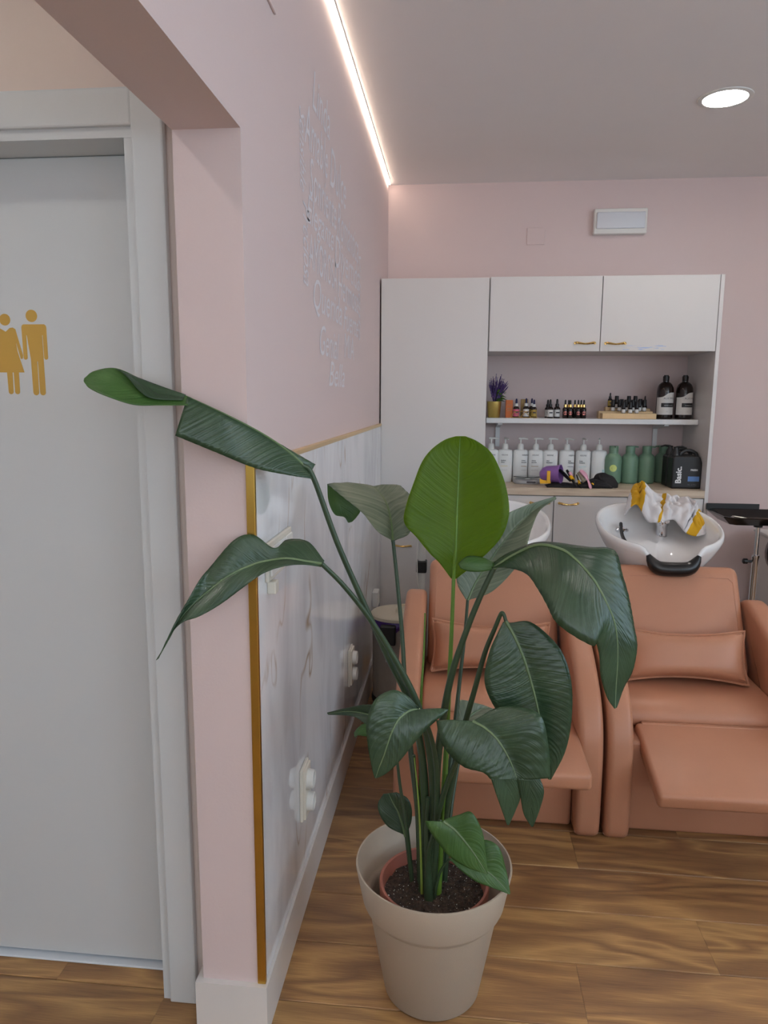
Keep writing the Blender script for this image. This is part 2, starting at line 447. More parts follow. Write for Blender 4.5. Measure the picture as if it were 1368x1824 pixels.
M['leaf_backlit'] = leaf_mat('backlit_leaf', rgb(86, 116, 16), rgb(102, 132, 22), 0.4, 0.6, rgb(156, 190, 4), vein=0.6)  # backlight put into the colour: brighter and yellower, as if lamplight shone through
M['leaf_fresh'] = leaf_mat('fresh_leaf', rgb(56, 92, 42), rgb(78, 116, 56), 0.34, 0.2, rgb(90, 150, 20))
M['midrib'] = simple('midrib_green', rgb(100, 122, 82), 0.45)
M['midrib_bright'] = simple('midrib_bright_green', rgb(92, 128, 34), 0.45)
M['stem'] = simple('dark_stem', rgb(50, 70, 46), 0.4, var=0.15, vscale=14)
M['stem_young'] = simple('young_stem', rgb(92, 128, 44), 0.4, var=0.12, vscale=14)
M['sheath'] = simple('sheath_edge', rgb(138, 160, 70), 0.45, var=0.12, vscale=14)

def soil_mat():
    mt, nt, b = nmat('potting_soil')
    tc = node(nt, 'ShaderNodeTexCoord')
    vo = node(nt, 'ShaderNodeTexVoronoi'); vo.inputs['Scale'].default_value = 130
    nz = node(nt, 'ShaderNodeTexNoise'); nz.inputs['Scale'].default_value = 90; nz.inputs['Detail'].default_value = 4
    link(nt, tc.outputs['Object'], vo.inputs['Vector']); link(nt, tc.outputs['Object'], nz.inputs['Vector'])
    cr = node(nt, 'ShaderNodeValToRGB'); e = cr.color_ramp.elements
    e[0].position = 0.3; e[0].color = rgb(30, 22, 18); e[1].position = 0.75; e[1].color = rgb(76, 58, 46)
    link(nt, nz.outputs['Fac'], cr.inputs[0]); link(nt, cr.outputs[0], b.inputs['Base Color'])
    b.inputs['Roughness'].default_value = 0.95
    bp = node(nt, 'ShaderNodeBump'); bp.inputs['Strength'].default_value = 0.9; bp.inputs['Distance'].default_value = 0.006
    link(nt, vo.outputs['Distance'], bp.inputs['Height']); link(nt, bp.outputs['Normal'], b.inputs['Normal'])
    return mt
M['soil'] = soil_mat()

def towel_mat():
    mt, nt, b = nmat('terry_towel')
    uv = node(nt, 'ShaderNodeUVMap'); sp = node(nt, 'ShaderNodeSeparateXYZ'); link(nt, uv.outputs[0], sp.inputs[0])
    cr = node(nt, 'ShaderNodeValToRGB'); cr.color_ramp.interpolation = 'CONSTANT'; e = cr.color_ramp.elements
    wht, mus = rgb(226, 222, 222), rgb(204, 156, 24)
    e[0].position = 0; e[0].color = wht
    e[1].position = 0.115; e[1].color = mus
    for p, c in ((0.245, wht), (0.425, mus), (0.45, wht), (0.80, mus), (0.91, wht)):
        q = e.new(p); q.color = c
    link(nt, sp.outputs[0], cr.inputs[0]); link(nt, cr.outputs[0], b.inputs['Base Color'])
    b.inputs['Roughness'].default_value = 0.95
    tc = node(nt, 'ShaderNodeTexCoord'); nz = node(nt, 'ShaderNodeTexNoise'); nz.inputs['Scale'].default_value = 500
    link(nt, tc.outputs['Object'], nz.inputs['Vector'])
    bp = node(nt, 'ShaderNodeBump'); bp.inputs['Strength'].default_value = 0.6; bp.inputs['Distance'].default_value = 0.002
    link(nt, nz.outputs['Fac'], bp.inputs['Height']); link(nt, bp.outputs['Normal'], b.inputs['Normal'])
    return mt
M['towel'] = towel_mat()

def scuffed_door():
    mt, nt, b = nmat('white_melamine_with_blue_scuffs')
    tc = node(nt, 'ShaderNodeTexCoord'); sp = node(nt, 'ShaderNodeSeparateXYZ'); link(nt, tc.outputs['Object'], sp.inputs[0])
    def band(o, lo, hi):
        a = node(nt, 'ShaderNodeMath', operation='GREATER_THAN'); a.inputs[1].default_value = lo
        c = node(nt, 'ShaderNodeMath', operation='LESS_THAN'); c.inputs[1].default_value = hi
        link(nt, o, a.inputs[0]); link(nt, o, c.inputs[0])
        d = node(nt, 'ShaderNodeMath', operation='MULTIPLY'); link(nt, a.outputs[0], d.inputs[0]); link(nt, c.outputs[0], d.inputs[1]); return d
    bx_ = band(sp.outputs[0], 0.82, 1.03); bz_ = band(sp.outputs[2], 1.672, 1.694)
    mp = node(nt, 'ShaderNodeVectorMath', operation='MULTIPLY'); mp.inputs[1].default_value = (20, 1, 160)
    link(nt, tc.outputs['Object'], mp.inputs[0])
    nz = node(nt, 'ShaderNodeTexNoise'); nz.inputs['Scale'].default_value = 1.0; nz.inputs['Detail'].default_value = 3; link(nt, mp.outputs[0], nz.inputs['Vector'])
    g = node(nt, 'ShaderNodeMapRange'); g.inputs[1].default_value = 0.52; g.inputs[2].default_value = 0.66
    link(nt, nz.outputs['Fac'], g.inputs[0])
    q = node(nt, 'ShaderNodeMath', operation='MULTIPLY'); link(nt, bx_.outputs[0], q.inputs[0]); link(nt, bz_.outputs[0], q.inputs[1])
    w = node(nt, 'ShaderNodeMath', operation='MULTIPLY'); link(nt, q.outputs[0], w.inputs[0]); link(nt, g.outputs[0], w.inputs[1])
    mx = node(nt, 'ShaderNodeMix', data_type='RGBA'); mx.inputs['A'].default_value = rgb(225, 221, 218); mx.inputs['B'].default_value = rgb(168, 190, 232)
    link(nt, w.outputs[0], mx.inputs['Factor']); link(nt, mx.outputs['Result'], b.inputs['Base Color'])
    b.inputs['Roughness'].default_value = 0.4
    return mt
M['melamine_scuffed'] = scuffed_door()

# ================================================================== THE SETTING
XW, YP, YB, ZC, ZOP = -0.413, 1.389, 4.226, 2.6034, 1.916
XR, YF, XC, XPB = 3.2, -3.5, -2.1, -0.545     # right wall, shop front, corridor far wall, back face of the partition

fl = struct(MB().box(XC-0.1, XR+0.1, YF-0.1, YB+0.1, -0.06, -0.008).build('floor', M['floor']), 'walnut laminate floor of staggered planks')
# planks
PWD, PLN = 0.192, 1.285
def plank_mesh(L):
    c = 0.002; h = 0.0
    b = MB(); w = PWD
    b.prism([(0.0008, -0.008), (w-0.0008, -0.008), (w-0.0008, -c), (w-c-0.0008, h), (c+0.0008, h), (0.0008, -c)], 'x', 0.0003, L-0.0003)
    return b.mesh('plank', M['floor'])
full = plank_mesh(PLN)
row0 = 2.437 - 31*PWD; r = 0
y = row0
while y < YB:
    off = {0: 0.0, 1: 0.43, 2: 0.86}[r % 3] + 0.07*((r*7) % 4)
    # one end joint of the row in front of the opening falls at x = -0.67
    x = -0.67 - 3*PLN + off if r != 25 else -0.67 - 2*PLN
    while x < XR:
        x0, x1 = max(x, XC), min(x+PLN, XR)
        if x1 - x0 > 0.05:
            me = full if abs(x1-x0-PLN) < 1e-6 else plank_mesh(x1-x0)
            o = bpy.data.objects.new('plank', me); col.objects.link(o); o.location = (x0, y, 0); o.parent = fl
        x += PLN
    y += PWD; r += 1

struct(MB().box(XC-0.1, XR+0.1, YF-0.1, YB+0.1, ZC, ZC+0.1).build('ceiling', M['ceiling']), 'plain off-white ceiling')
struct(MB().box(XPB, XR+0.1, YB, YB+0.1, 0, ZC).build('wall_back', M['wall']), 'pink wall behind the cabinets')
w = MB()
w.box(XR, XR+0.1, YF, YB, 0, 1.0).box(XR, XR+0.1, YF, YB, 2.38, ZC).box(XR, XR+0.1, YF, -2.65, 1.0, 2.38).box(XR, XR+0.1, 1.85, YB, 1.0, 2.38)
struct(w.build('wall_right', M['white_paint']), 'white wall on the right with a wide shop window')
struct(MB().box(XC-0.1, XC, YF, 1.47, 0, ZC).build('wall_corridor', M['corridor']), 'far wall of the corridor')
# shop front with a wide window opening
w = MB()
w.box(XC-0.1, XR+0.1, YF-0.1, YF, 0, 1.0).box(XC-0.1, XR+0.1, YF-0.1, YF, 2.38, ZC).box(XC-0.1, -1.75, YF-0.1, YF, 1.0, 2.38).box(2.75, XR+0.1, YF-0.1, YF, 1.0, 2.38)
struct(w.build('wall_front', M['white_paint']), 'shop front wall around the window')
wl = struct(MB().prism([(YB, 0), (YB, ZC), (YF, ZC), (YF, 0), (-1.6, 0), (-1.6, ZOP), (YP, ZOP), (YP, 0)], 'x', XPB, XW).build('wall_left', M['wall']), 'lilac pink wall with the opening to the corridor')
# door wall of the corridor
DX0, DX1, DZ = -1.52, -0.668, 1.945
w = MB().prism([(XC, 0), (DX0, 0), (DX0, DZ), (-0.650, DZ), (-0.650, 0), (XPB, 0), (XPB, ZC), (XC, ZC)], 'y', 1.461, 1.60)
struct(w.build('wall_door', M['corridor']), 'beige wall around the toilet door')

# skirting of the left wall, turning round the end of the partition
bb = MB().prism([(XW+0.018, YB), (XW, YB), (XW, YP), (XPB, YP), (XPB, 1.44), (XPB-0.014, 1.44), (XPB-0.014, YP-0.014), (XW+0.018, YP-0.014)], 'z', 0.0, 0.123)
struct(bb.build('baseboard_left', M['base_white']), 'white skirting under the marble cladding')

# marble cladding in tall sheets
my = [YP, 2.53, 3.789]
for i in range(len(my)-1):
    o = MB().box(XW, XW+0.010, my[i]+0.0006, my[i+1]-0.0006, 0.1235, 1.278).build('marble_panel', M['marble'], wl)
g = MB().rbox(XW-0.001, XW+0.0135, YP, 3.789, 1.278, 1.292, 0.002, 2)
struct(g.build('trim_1', M['champagne']), 'pale gold strip along the top of the marble')
g = MB().rbox(XW-0.005, XW+0.0135, YP-0.005, YP+0.006, 0.124, 1.2915, 0.0015, 2)
struct(g.build('trim_2', M['gold']), 'gold corner profile at the end of the marble')

# toilet door
d = struct(thing('door_1', 'white toilet door with gold pictograms', 'door'))
del d['category']
LX = -0.705
lf = MB().rbox(DX0+0.02, -0.670, 1.548, 1.588, 0.012, 1.926, 0.002, 1).build('door_leaf', M['door'], d)
c = MB()   # casing: two uprights and head, rounded edge
c.rbox(-0.650, -0.585, 1.441, 1.4605, 0.0, 2.018, 0.004, 2)
c.build('casing', M['door'], d)
MB().rbox(DX0-0.065, DX0, 1.441, 1.4605, 0.0, 2.018, 0.004, 2).build('casing', M['door'], d)
MB().rbox(DX0-0.001, -0.649, 1.443, 1.4605, 1.947, 2.018, 0.004, 2).build('casing', M['door'], d)
# lining with stop
ln = MB()
ln.box(-0.6685, -0.6495, 1.4515, 1.60, 0, 1.9265)
ln.build('lining', M['door'], d)
MB().box(DX0, -0.6495, 1.4515, 1.60, 1.927, 1.9475).build('lining', M['door'], d)
MB().box(DX0, DX0+0.02, 1.4605, 1.60, 0, 1.94).build('lining', M['door'], d)
MB().rbox(DX0, -0.669, 1.53, 1.60, 0, 0.006, 0.002, 1).build('threshold', M['threshold'], d)
# pictograms (gold vinyl figures on the leaf)
YD = 1.5472
def disc(cx, cz, r, n=24): return [(cx + r*math.cos(2*PI*k/n), cz + r*math.sin(2*PI*k/n)) for k in range(n)]
def rr(x0, x1, z0, z1, r0, r1, n=6):   # rounded rect, bottom radius r0, top radius r1
    o = []
    for cx, cz, rad, a in ((x1-r0, z0+r0, r0, -90), (x1-r1, z1-r1, r1, 0), (x0+r1, z1-r1, r1, 90), (x0+r0, z0+r0, r0, 180)):
        o += [(cx + rad*math.cos(math.radians(a + 90*k/n)), cz + rad*math.sin(math.radians(a + 90*k/n))) for k in range(n+1)]
    return o
mp_ = at(62, 628, YD); K = 0.001215      # metres per photo pixel on the leaf
def px(u, v): return (mp_.x + (u-62)*K, mp_.z - (v-628)*K)
def pic(parent, polys, name):
    b = MB()
    for p in polys: b.prism(p, 'y', YD, YD+0.0008)
    b.build(name, M['gold_vinyl'], parent)
def half_arc(u, v, r, n=8): return [(u + r*math.cos(PI*k/n), v + r*math.sin(PI*k/n)) for k in range(n+1)]     # foot or hand, right to left
man = [(43, 577.5), (83, 577.5), (86, 579.5), (87, 583)] + half_arc(83.2, 637, 3.8) + [(79.4, 597), (78, 597)]
man += half_arc(72.6, 700, 5.6) + [(66.8, 644), (65.2, 644)] + half_arc(59.4, 700, 5.6) + [(53.6, 640), (48.6, 597), (47.2, 597)] + half_arc(43.4, 637, 3.8) + [(39.2, 583), (40.2, 579.5)]
cx, cz = px(60, 562.5)
pic(d, [disc(cx, cz, 11*K), [px(*q) for q in man]], 'pictogram_man')
wom = [(0, 586), (8, 590.5), (16, 584), (22, 583), (27, 586)] + [(38.5, 633), (37.5, 639), (34, 639.5), (26, 607)] + [(28, 625), (39, 664), (28, 664)]
wom += half_arc(22.8, 699, 4.8) + [(18, 664), (15.5, 664)] + half_arc(10.2, 699, 4.8) + [(5, 664), (-23, 664), (-12, 625), (-10, 607)] + [(-18, 639.5), (-21.5, 639), (-22.5, 633), (-11, 586), (-6, 583)]
cx, cz = px(8, 569)
pic(d, [disc(cx, cz, 10.5*K), [px(*q) for q in wom]], 'pictogram_woman')

# ================================================================== LIGHT FITTINGS
def downlight(x, y, label):
    t = thing('ceiling_downlight', label, 'ceiling light', (x, y, ZC), 0, 'round recessed ceiling lights')
    MB().lathe([(0.083, -0.001), (0.084, -0.005), (0.092, -0.006), (0.102, -0.003), (0.103, 0.0)], 40).build('bezel', M['white_plastic'], t, True)
    MB().lathe([(0.0, -0.0035), (0.0825, -0.0035)], 40).build('diffuser', M['lamp'], t)
p = onz(1292, 174, ZC)
downlight(p.x, p.y, 'round recessed ceiling light above the right wash basin')
for x, y, n in ((2.5, 3.15, 'right of the wash basins'), (1.0, 0.15, 'nearest to the viewer'), (2.5, 0.15, 'over the right side of the salon'), (1.0, -2.4, 'near the shop window'),
                (2.5, -2.4, 'by the shop window corner'), (-1.15, 0.75, 'in the corridor'), (-1.15, -0.9, 'added unseen in the corridor to brighten the toilet door')):  # the last corridor lamp is unseen, added to brighten the toilet door
    downlight(x, y, 'round recessed ceiling light ' + n)
s = thing('led_strip', 'warm glowing LED strip running along the top of the left wall', 'strip light', (XW, 0, ZC))
MB().box(0.0055, 0.0125, -3.4, 4.19, -0.0075, -0.003).build('diffuser', M['led'], s)
MB().box(0.0005, 0.0165, -3.4, 4.19, -0.003, -0.0002).build('channel', M['white_plastic'], s)

s = thing('led_strip', 'added warm LED strip along the top of the right wall, out of view, to brighten the ceiling', 'strip light', (XR, 0, ZC))  # unseen strip, added to lift the light on the ceiling
MB().box(-0.0125, -0.0055, -3.4, 4.19, -0.0075, -0.003).build('diffuser', M['led'], s)
MB().box(-0.0165, -0.0005, -3.4, 4.19, -0.003, -0.0002).build('channel', M['white_plastic'], s)

e = thing('emergency_light', 'white rectangular emergency light on the pink wall above the cabinets', 'wall light', (0.855, YB, 2.38))
MB().rbox(-0.14, 0.14, -0.045, 0.0, -0.066, 0.066, 0.006, 3).build('housing', M['white_plastic'], e)
MB().rbox(-0.128, 0.128, -0.056, -0.043, -0.040, 0.046, 0.006, 3).build('lens', M['lens'], e, True)
tag(MB().rbox(0.36, 0.459, YB-0.006, YB, 2.271, 2.362, 0.003, 2).build('cover_plate', M['wall']), 'square pink-painted blank cover plate on the wall left of the emergency light', 'cover plate')
v = thing('wall_vent', 'pale flat wall vent cut off by the top edge of the photo', 'vent', (XW, 1.44, 2.34))
MB().rbox(0, 0.006, -0.22, 0.218, -0.104, 0.12, 0.002, 2).build('frame', M['wall'], v)
for k in range(5): MB().box(0.006, 0.009, -0.18, 0.18, -0.075+k*0.035, -0.06+k*0.035).build('slat', M['wall'], v)

# ------------------------------------------------------------------ wall lettering
wt = thing('wall_lettering', 'white vinyl words in an egg shape on the lilac wall', 'lettering', (XW, 2.4, 1.9))
def wall_word(txt, y0, y1, z0, z1, shear=0.0, bold=0.0, rot=None):
    me = text_mesh(txt, 1.0, shear=shear+0.1, bold=0.0, depth=0.0)
    xs = [q.co.x for q in me.vertices]; ys = [q.co.y for q in me.vertices]
    a, b2, c2, d2 = min(xs), max(xs), min(ys), max(ys)
    for q in me.vertices:
        u = (q.co.x-a)/(b2-a); vv = (q.co.y-c2)/(d2-c2)
        if rot: u, vv = (vv, 1-u) if rot > 0 else (1-vv, u)
        q.co = Vector((q.co.z + 0.0007, y0 + u*(y1-y0) - 2.4, z0 + vv*(z1-z0) - 1.9))
    me.materials.append(M['letter_white'])
    o = bpy.data.objects.new('word', me); col.objects.link(o); o.parent = wt
for a in (('Linda', 2.07, 2.34, 2.205, 2.31, 0.25), ('Amable', 1.96, 2.30, 2.08, 2.19, 0.25), ('Dulce', 2.34, 2.66, 2.08, 2.2, 0.2), ('Sonriente', 2.02, 2.45, 1.965, 2.07, 0.15, 0.004),
          ('Romántica', 2.47, 2.98, 1.955, 2.07, 0.25), ('Elegante', 1.98, 2.4, 1.865, 1.965, 0.25), ('Divertida', 2.42, 3.0, 1.85, 1.955, 0.15), ('AMOROSA', 2.0, 2.46, 1.775, 1.868, 0.0, 0.006),
          ('Hermosa', 2.48, 2.98, 1.76, 1.856, 0.1, 0.004), ('Querida', 2.06, 2.56, 1.655, 1.762, 0.2, 0.006), ('Fuerte', 2.6, 2.98, 1.665, 1.75, 0.2), ('Genial', 2.15, 2.5, 1.55, 1.64, 0.25),
          ('MIA', 2.62, 2.86, 1.57, 1.655, 0.0, 0.006), ('Bella', 2.3, 2.62, 1.46, 1.54, 0.25)):
    wall_word(*a)
wall_word('Sensible', 1.90, 1.97, 1.95, 2.15, 0.2, 0.0, 1)
wall_word('Preciosa', 1.93, 2.02, 1.72, 1.93, 0.2, 0.0, 1)
wall_word('Valiente', 2.99, 3.06, 1.66, 2.0, 0.2, 0.0, 1)

# ------------------------------------------------------------------ sockets and switches on the marble
XM = XW + 0.010
def socket(y, z, label):
    t = thing('wall_socket', label, 'socket', (XM, y, z), 0, 'double sockets on the marble wall')
    MB().rbox(0, 0.009, -0.041, 0.041, -0.075, 0.075, 0.003, 2).build('frame', M['cream_plastic'], t)
    MB().rbox(0.0085, 0.016, -0.036, 0.036, -0.070, 0.070, 0.002, 2).build('cover', M['cream_plastic'], t)
    for dz in (0.033, -0.033):
        b = MB().lathe([(0.0, 0.018), (0.019, 0.018), (0.0195, 0.032), (0.023, 0.033), (0.0255, 0.031), (0.027, 0.0158)], 24)
        b.v = [(q[2], q[0], q[1]+dz) for q in b.v]
        b.build('socket_well', M['white_plastic'], t, True)
socket(1.80, 0.355, 'cream double socket low on the marble, nearest the viewer')
socket(2.66, 0.385, 'cream double socket low on the marble, farther back near the bin')
q = thing('wall_socket', 'small white socket on the marble right behind the bin lid', 'socket', (XM, 3.45, 0.44), 0, 'double sockets on the marble wall')
MB().rbox(0, 0.03, -0.04, 0.04, -0.04, 0.035, 0.004, 2).build('cover', M['white_plastic'], q)
t = thing('light_switch', 'cream three-gang light switch plate on the marble near the gold corner', 'light switch', (XM, 1.565, 1.072))
MB().rbox(0, 0.009, -0.108, 0.108, -0.043, 0.043, 0.003, 2).build('frame', M['cream_plastic'], t)
for k in (-1, 0, 1):
    MB().rbox(0.0085, 0.0145, k*0.068-0.031, k*0.068+0.031, -0.032, 0.032, 0.003, 2).build('rocker', M['white_plastic'], t)
tag(MB().rbox(XM, XM+0.02, 1.472, 1.50, 1.0, 1.028, 0.003, 2).build('plug_adapter', M['cream_plastic']), 'small cream box just under the switch plate', 'adapter')

# ================================================================== CABINETS
YC = 3.794
t = thing('tall_cabinet', 'tall plain white cabinet in the corner by the left wall', 'cabinet', (-0.13, YC, 0))
MB().box(-0.278, 0.276, 0.020, YB-YC-0.002, 0, 2.030).build('body', M['melamine'], t)
MB().rbox(-0.2745, 0.2755, 0.0, 0.0185, 0.06, 2.030, 0.001, 1).build('door', M['melamine'], t)
dd = t.children[-1]
hk = MB().tube(catmull([(-0.195, -0.002, 0.632), (-0.19, -0.022, 0.64), (-0.15, -0.03, 0.637), (-0.11, -0.022, 0.64), (-0.105, -0.002, 0.632)], 5), 0.005, 8)
hk.build('handle', M['handle_gold'], dd, True)
def pull(parent, x, z, y=0.0, hw=0.048):
    pts = catmull([(x-hw, y, z+0.002), (x-hw*0.94, y-0.016, z+0.003), (x-hw*0.6, y-0.026, z), (x, y-0.022, z-0.003), (x+hw*0.6, y-0.026, z), (x+hw*0.94, y-0.016, z+0.003), (x+hw, y, z+0.002)], 5)
    n = len(pts)
    rad = [0.0042 + 0.0022*math.sin(PI*2*k/(n-1))**2 for k in range(n)]
    b = MB().tube(pts, rad, 8)
    for sx in (-1, 1):
        bm = MB().lathe([(0, -0.004), (0.006, -0.0035), (0.0075, 0), (0.006, 0.003), (0, 0.004)], 10, (0, 0, 0))
        bm.v = [(q[0] + x + sx*hw, q[2]*1.0 + y - 0.003, q[1] + z + 0.002) for q in bm.v]; b.add(bm.v, bm.f)
    return b.build('handle', M['handle_gold'], parent, True)
u = thing('wall_cabinet', 'white wall cabinet with two doors above the niche', 'cabinet', (0, 0, 0))
MB().box(0.148, 1.268, YC+0.020, YB-0.002, 1.667, 2.034).build('body', M['melamine'], u)
o = MB().rbox(0.152, 0.7045, YC, YC+0.0185, 1.665, 2.033, 0.001, 1).build('door', M['melamine'], u); pull(o, 0.632, 1.704, YC)
o = MB().rbox(0.7085, 1.268, YC, YC+0.0185, 1.665, 2.033, 0.001, 1).build('door', M['melamine_scuffed'], u); pull(o, 0.782, 1.702, YC)
tag(MB().rbox(1.2695, 1.288, YC-0.004, YB-0.001, 0, 2.034, 0.001, 1).build('cabinet_side_panel', M['melamine']), 'white full-height side panel closing the cabinets on the right', 'panel')
tag(MB().rbox(0.150, 1.269, YC-0.006, YB-0.002, 0.926, 0.9645, 0.002, 2).build('worktop', M['oak']), 'pale bleached oak worktop under the niche', 'worktop')
u = thing('base_cabinet', 'white base cabinet with three doors under the oak worktop', 'cabinet', (0, 0, 0))
MB().box(0.150, 1.268, YC+0.022, YB-0.002, 0.10, 0.9255).box(0.150, 1.268, YC+0.06, YB-0.002, 0, 0.10).build('body', M['melamine'], u)
for x0, x1, hx in ((0.153, 0.5095, 0.44), (0.5145, 0.8855, 0.588), (0.8905, 1.266, 0.96)):
    o = MB().rbox(x0, x1, YC, YC+0.0185, 0.11, 0.922, 0.001, 1).build('door', M['melamine'], u); pull(o, hx, 0.884, YC)
# shelf
SZ = 1.322
u = thing('wall_shelf', 'white shelf on two brackets across the niche', 'shelf', (0, 0, 0))
MB().rbox(0.155, 1.2685, 3.965, YB-0.001, SZ-0.028, SZ, 0.003, 2).build('board', M['white_lac'], u)
for bx_ in (0.232, 1.115):
    b = MB()
    b.prism([(YB-0.001, SZ-0.029), (YB-0.001, SZ-0.17), (YB-0.014, SZ-0.17), (YB-0.014, SZ-0.06), (3.995, SZ-0.036), (3.995, SZ-0.029)], 'x', bx_-0.012, bx_+0.012)
    b.build('bracket', M['white_lac'], u)

# ================================================================== SALON WASH UNITS
SEATX = 0.844
def arm_profile():
    top = catmull([(2.86, 0.0), (2.86, 0.30), (2.845, 0.60), (2.80, 0.665), (2.70, 0.655), (2.55, 0.60), (2.40, 0.535), (2.285, 0.46), (2.222, 0.37), (2.203, 0.26), (2.200, 0.12), (2.205, 0.03), (2.225, 0.0)], 4)
    return top
def soft_slab(b, prof, x0, x1, r=0.018, seg=4):
    """closed (y,z) outline extruded in x with rounded long edges"""
    P = [Vector((p[0], p[1])) for p in prof]; n = len(P)
    cen = sum(P, Vector((0, 0)))/n
    area = sum(P[i].x*P[(i+1) % n].y - P[(i+1) % n].x*P[i].y for i in range(n))
    sgn = 1 if area > 0 else -1
    nor = []
    for i in range(n):
        t = (P[(i+1) % n] - P[i-1]).normalized(); nor.append(Vector((t.y, -t.x))*sgn)
    rings = []
    for k in range(seg+1):
        a = PI/2*k/seg; rings.append((x0 + r*(1-math.sin(a)), r*(1-math.cos(a))))
    rings2 = [(x1 - (q[0]-x0), q[1]) for q in reversed(rings)]
    allr = rings + rings2   # inset largest at ends
    vs = []
    for xx, ins in [(x0, r)] + [(x0 + r*(1-math.cos(PI/2*k/seg)), r*(1-math.sin(PI/2*k/seg))) for k in range(1, seg+1)] + [(x1 - r*(1-math.cos(PI/2*k/seg)), r*(1-math.sin(PI/2*k/seg))) for k in range(seg, 0, -1)] + [(x1, r)]:
        for i in range(n):
            q = P[i] - nor[i]*ins; vs.append((xx, q.x, max(q.y, 0.0)))
    m_ = len(vs)//n; fs = []
    for j in range(m_-1):
        for i in range(n):
            fs.append((j*n+i, j*n+(i+1) % n, (j+1)*n+(i+1) % n, (j+1)*n+i))
    fs.append(tuple(reversed(range(n)))); fs.append(tuple((m_-1)*n+i for i in range(n)))
    b.add(vs, fs); return b
def slab_profile(p0, p1, thick, r, n=5):
    """rounded bar outline from p0 to p1 (y,z)"""
    p0 = Vector(p0); p1 = Vector(p1); t = (p1-p0).normalized(); nn = Vector((-t.y, t.x))
    h = thick/2; out = []
    L = (p1-p0).length
    for cx_, cy_, a in ((r, -h+r, 180), (L-r, -h+r, 270), (L-r, h-r, 0), (r, h-r, 90)):
        for k in range(n+1):
            an = math.radians(a + 90*k/n); q = p0 + t*(cx_ + r*math.cos(an)) + nn*(cy_ + r*math.sin(an)); out.append((q.x, q.y))
    return out
def make_wash_chair():
    t = thing('salon_wash_chair', '', 'chair', (SEATX, 2.5, 0), 0, 'terracotta wash chairs')
    def sub(b, name, **k):
        b.v = [(q[0], q[1]-2.5, q[2]) for q in b.v]; return b.build(name, M['leather'], t, True, angle=55, **k)
    for s_ in (-1, 1):
        x0, x1 = (-0.340, -0.258) if s_ < 0 else (0.258, 0.340)
        sub(soft_slab(MB(), arm_profile(), x0, x1, 0.022), 'armrest')
    sub(MB().rbox(-0.257, 0.257, 2.275, 2.85, 0.0, 0.315, 0.012, 3), 'base')
    seat = [(2.76, 0.32), (2.76, 0.405)] + [(2.70, 0.412), (2.60, 0.410), (2.50, 0.408), (2.43, 0.402), (2.385, 0.385), (2.365, 0.355), (2.372, 0.328), (2.40, 0.318)]
    sub(soft_slab(MB(), seat, -0.256, 0.256, 0.012), 'seat')
    sub(soft_slab(MB(), slab_profile((2.675, 0.385), (2.885, 0.765), 0.12, 0.045), -0.250, 0.250, 0.03), 'backrest')
    # raised footrest, hinged under the seat front
    fr = soft_slab(MB(), slab_profile((2.365, 0.322), (2.04, 0.240), 0.055, 0.016, 4), -0.225, 0.262, 0.014)
    sub(fr, 'footrest')
    sub(MB().rbox(-0.205, 0.225, 2.345, 2.366, 0.318, 0.348, 0.004, 2), 'hinge_strap')
    ax = Vector((0, 0.210, 0.380)).normalized(); nn = Vector((0, -ax.z, ax.y))
    def bp(x, d_): 
        q = Vector((x, 2.675-2.5, 0.385)) + ax*d_ + nn*0.0602; return q
    MB().tube([bp(0.222, 0.03), bp(0.222, 0.36), bp(0.205, 0.378), bp(0.0, 0.382), bp(-0.205, 0.378), bp(-0.222, 0.36), bp(-0.222, 0.03)], 0.0012, 5).build('seam', M['leather'], t, True)
    return t
ch = make_wash_chair()
ch['label'] = 'terracotta wash chair on the right, with the towel-covered basin behind it'
c2 = dup(ch, None, (0.152, 2.5, 0), 'terracotta wash chair on the left, half hidden behind the plant')
for k in c2.children:          # its footrest is swung up a little higher
    if k.name.startswith('footrest'):
        b = soft_slab(MB(), slab_profile((2.365, 0.322), (1.985, 0.318), 0.055, 0.016, 4), -0.225, 0.262, 0.014)
        b.v = [(q[0], q[1]-2.5, q[2]) for q in b.v]
        k.data = b.mesh('footrest', M['leather'], True, True, 55)

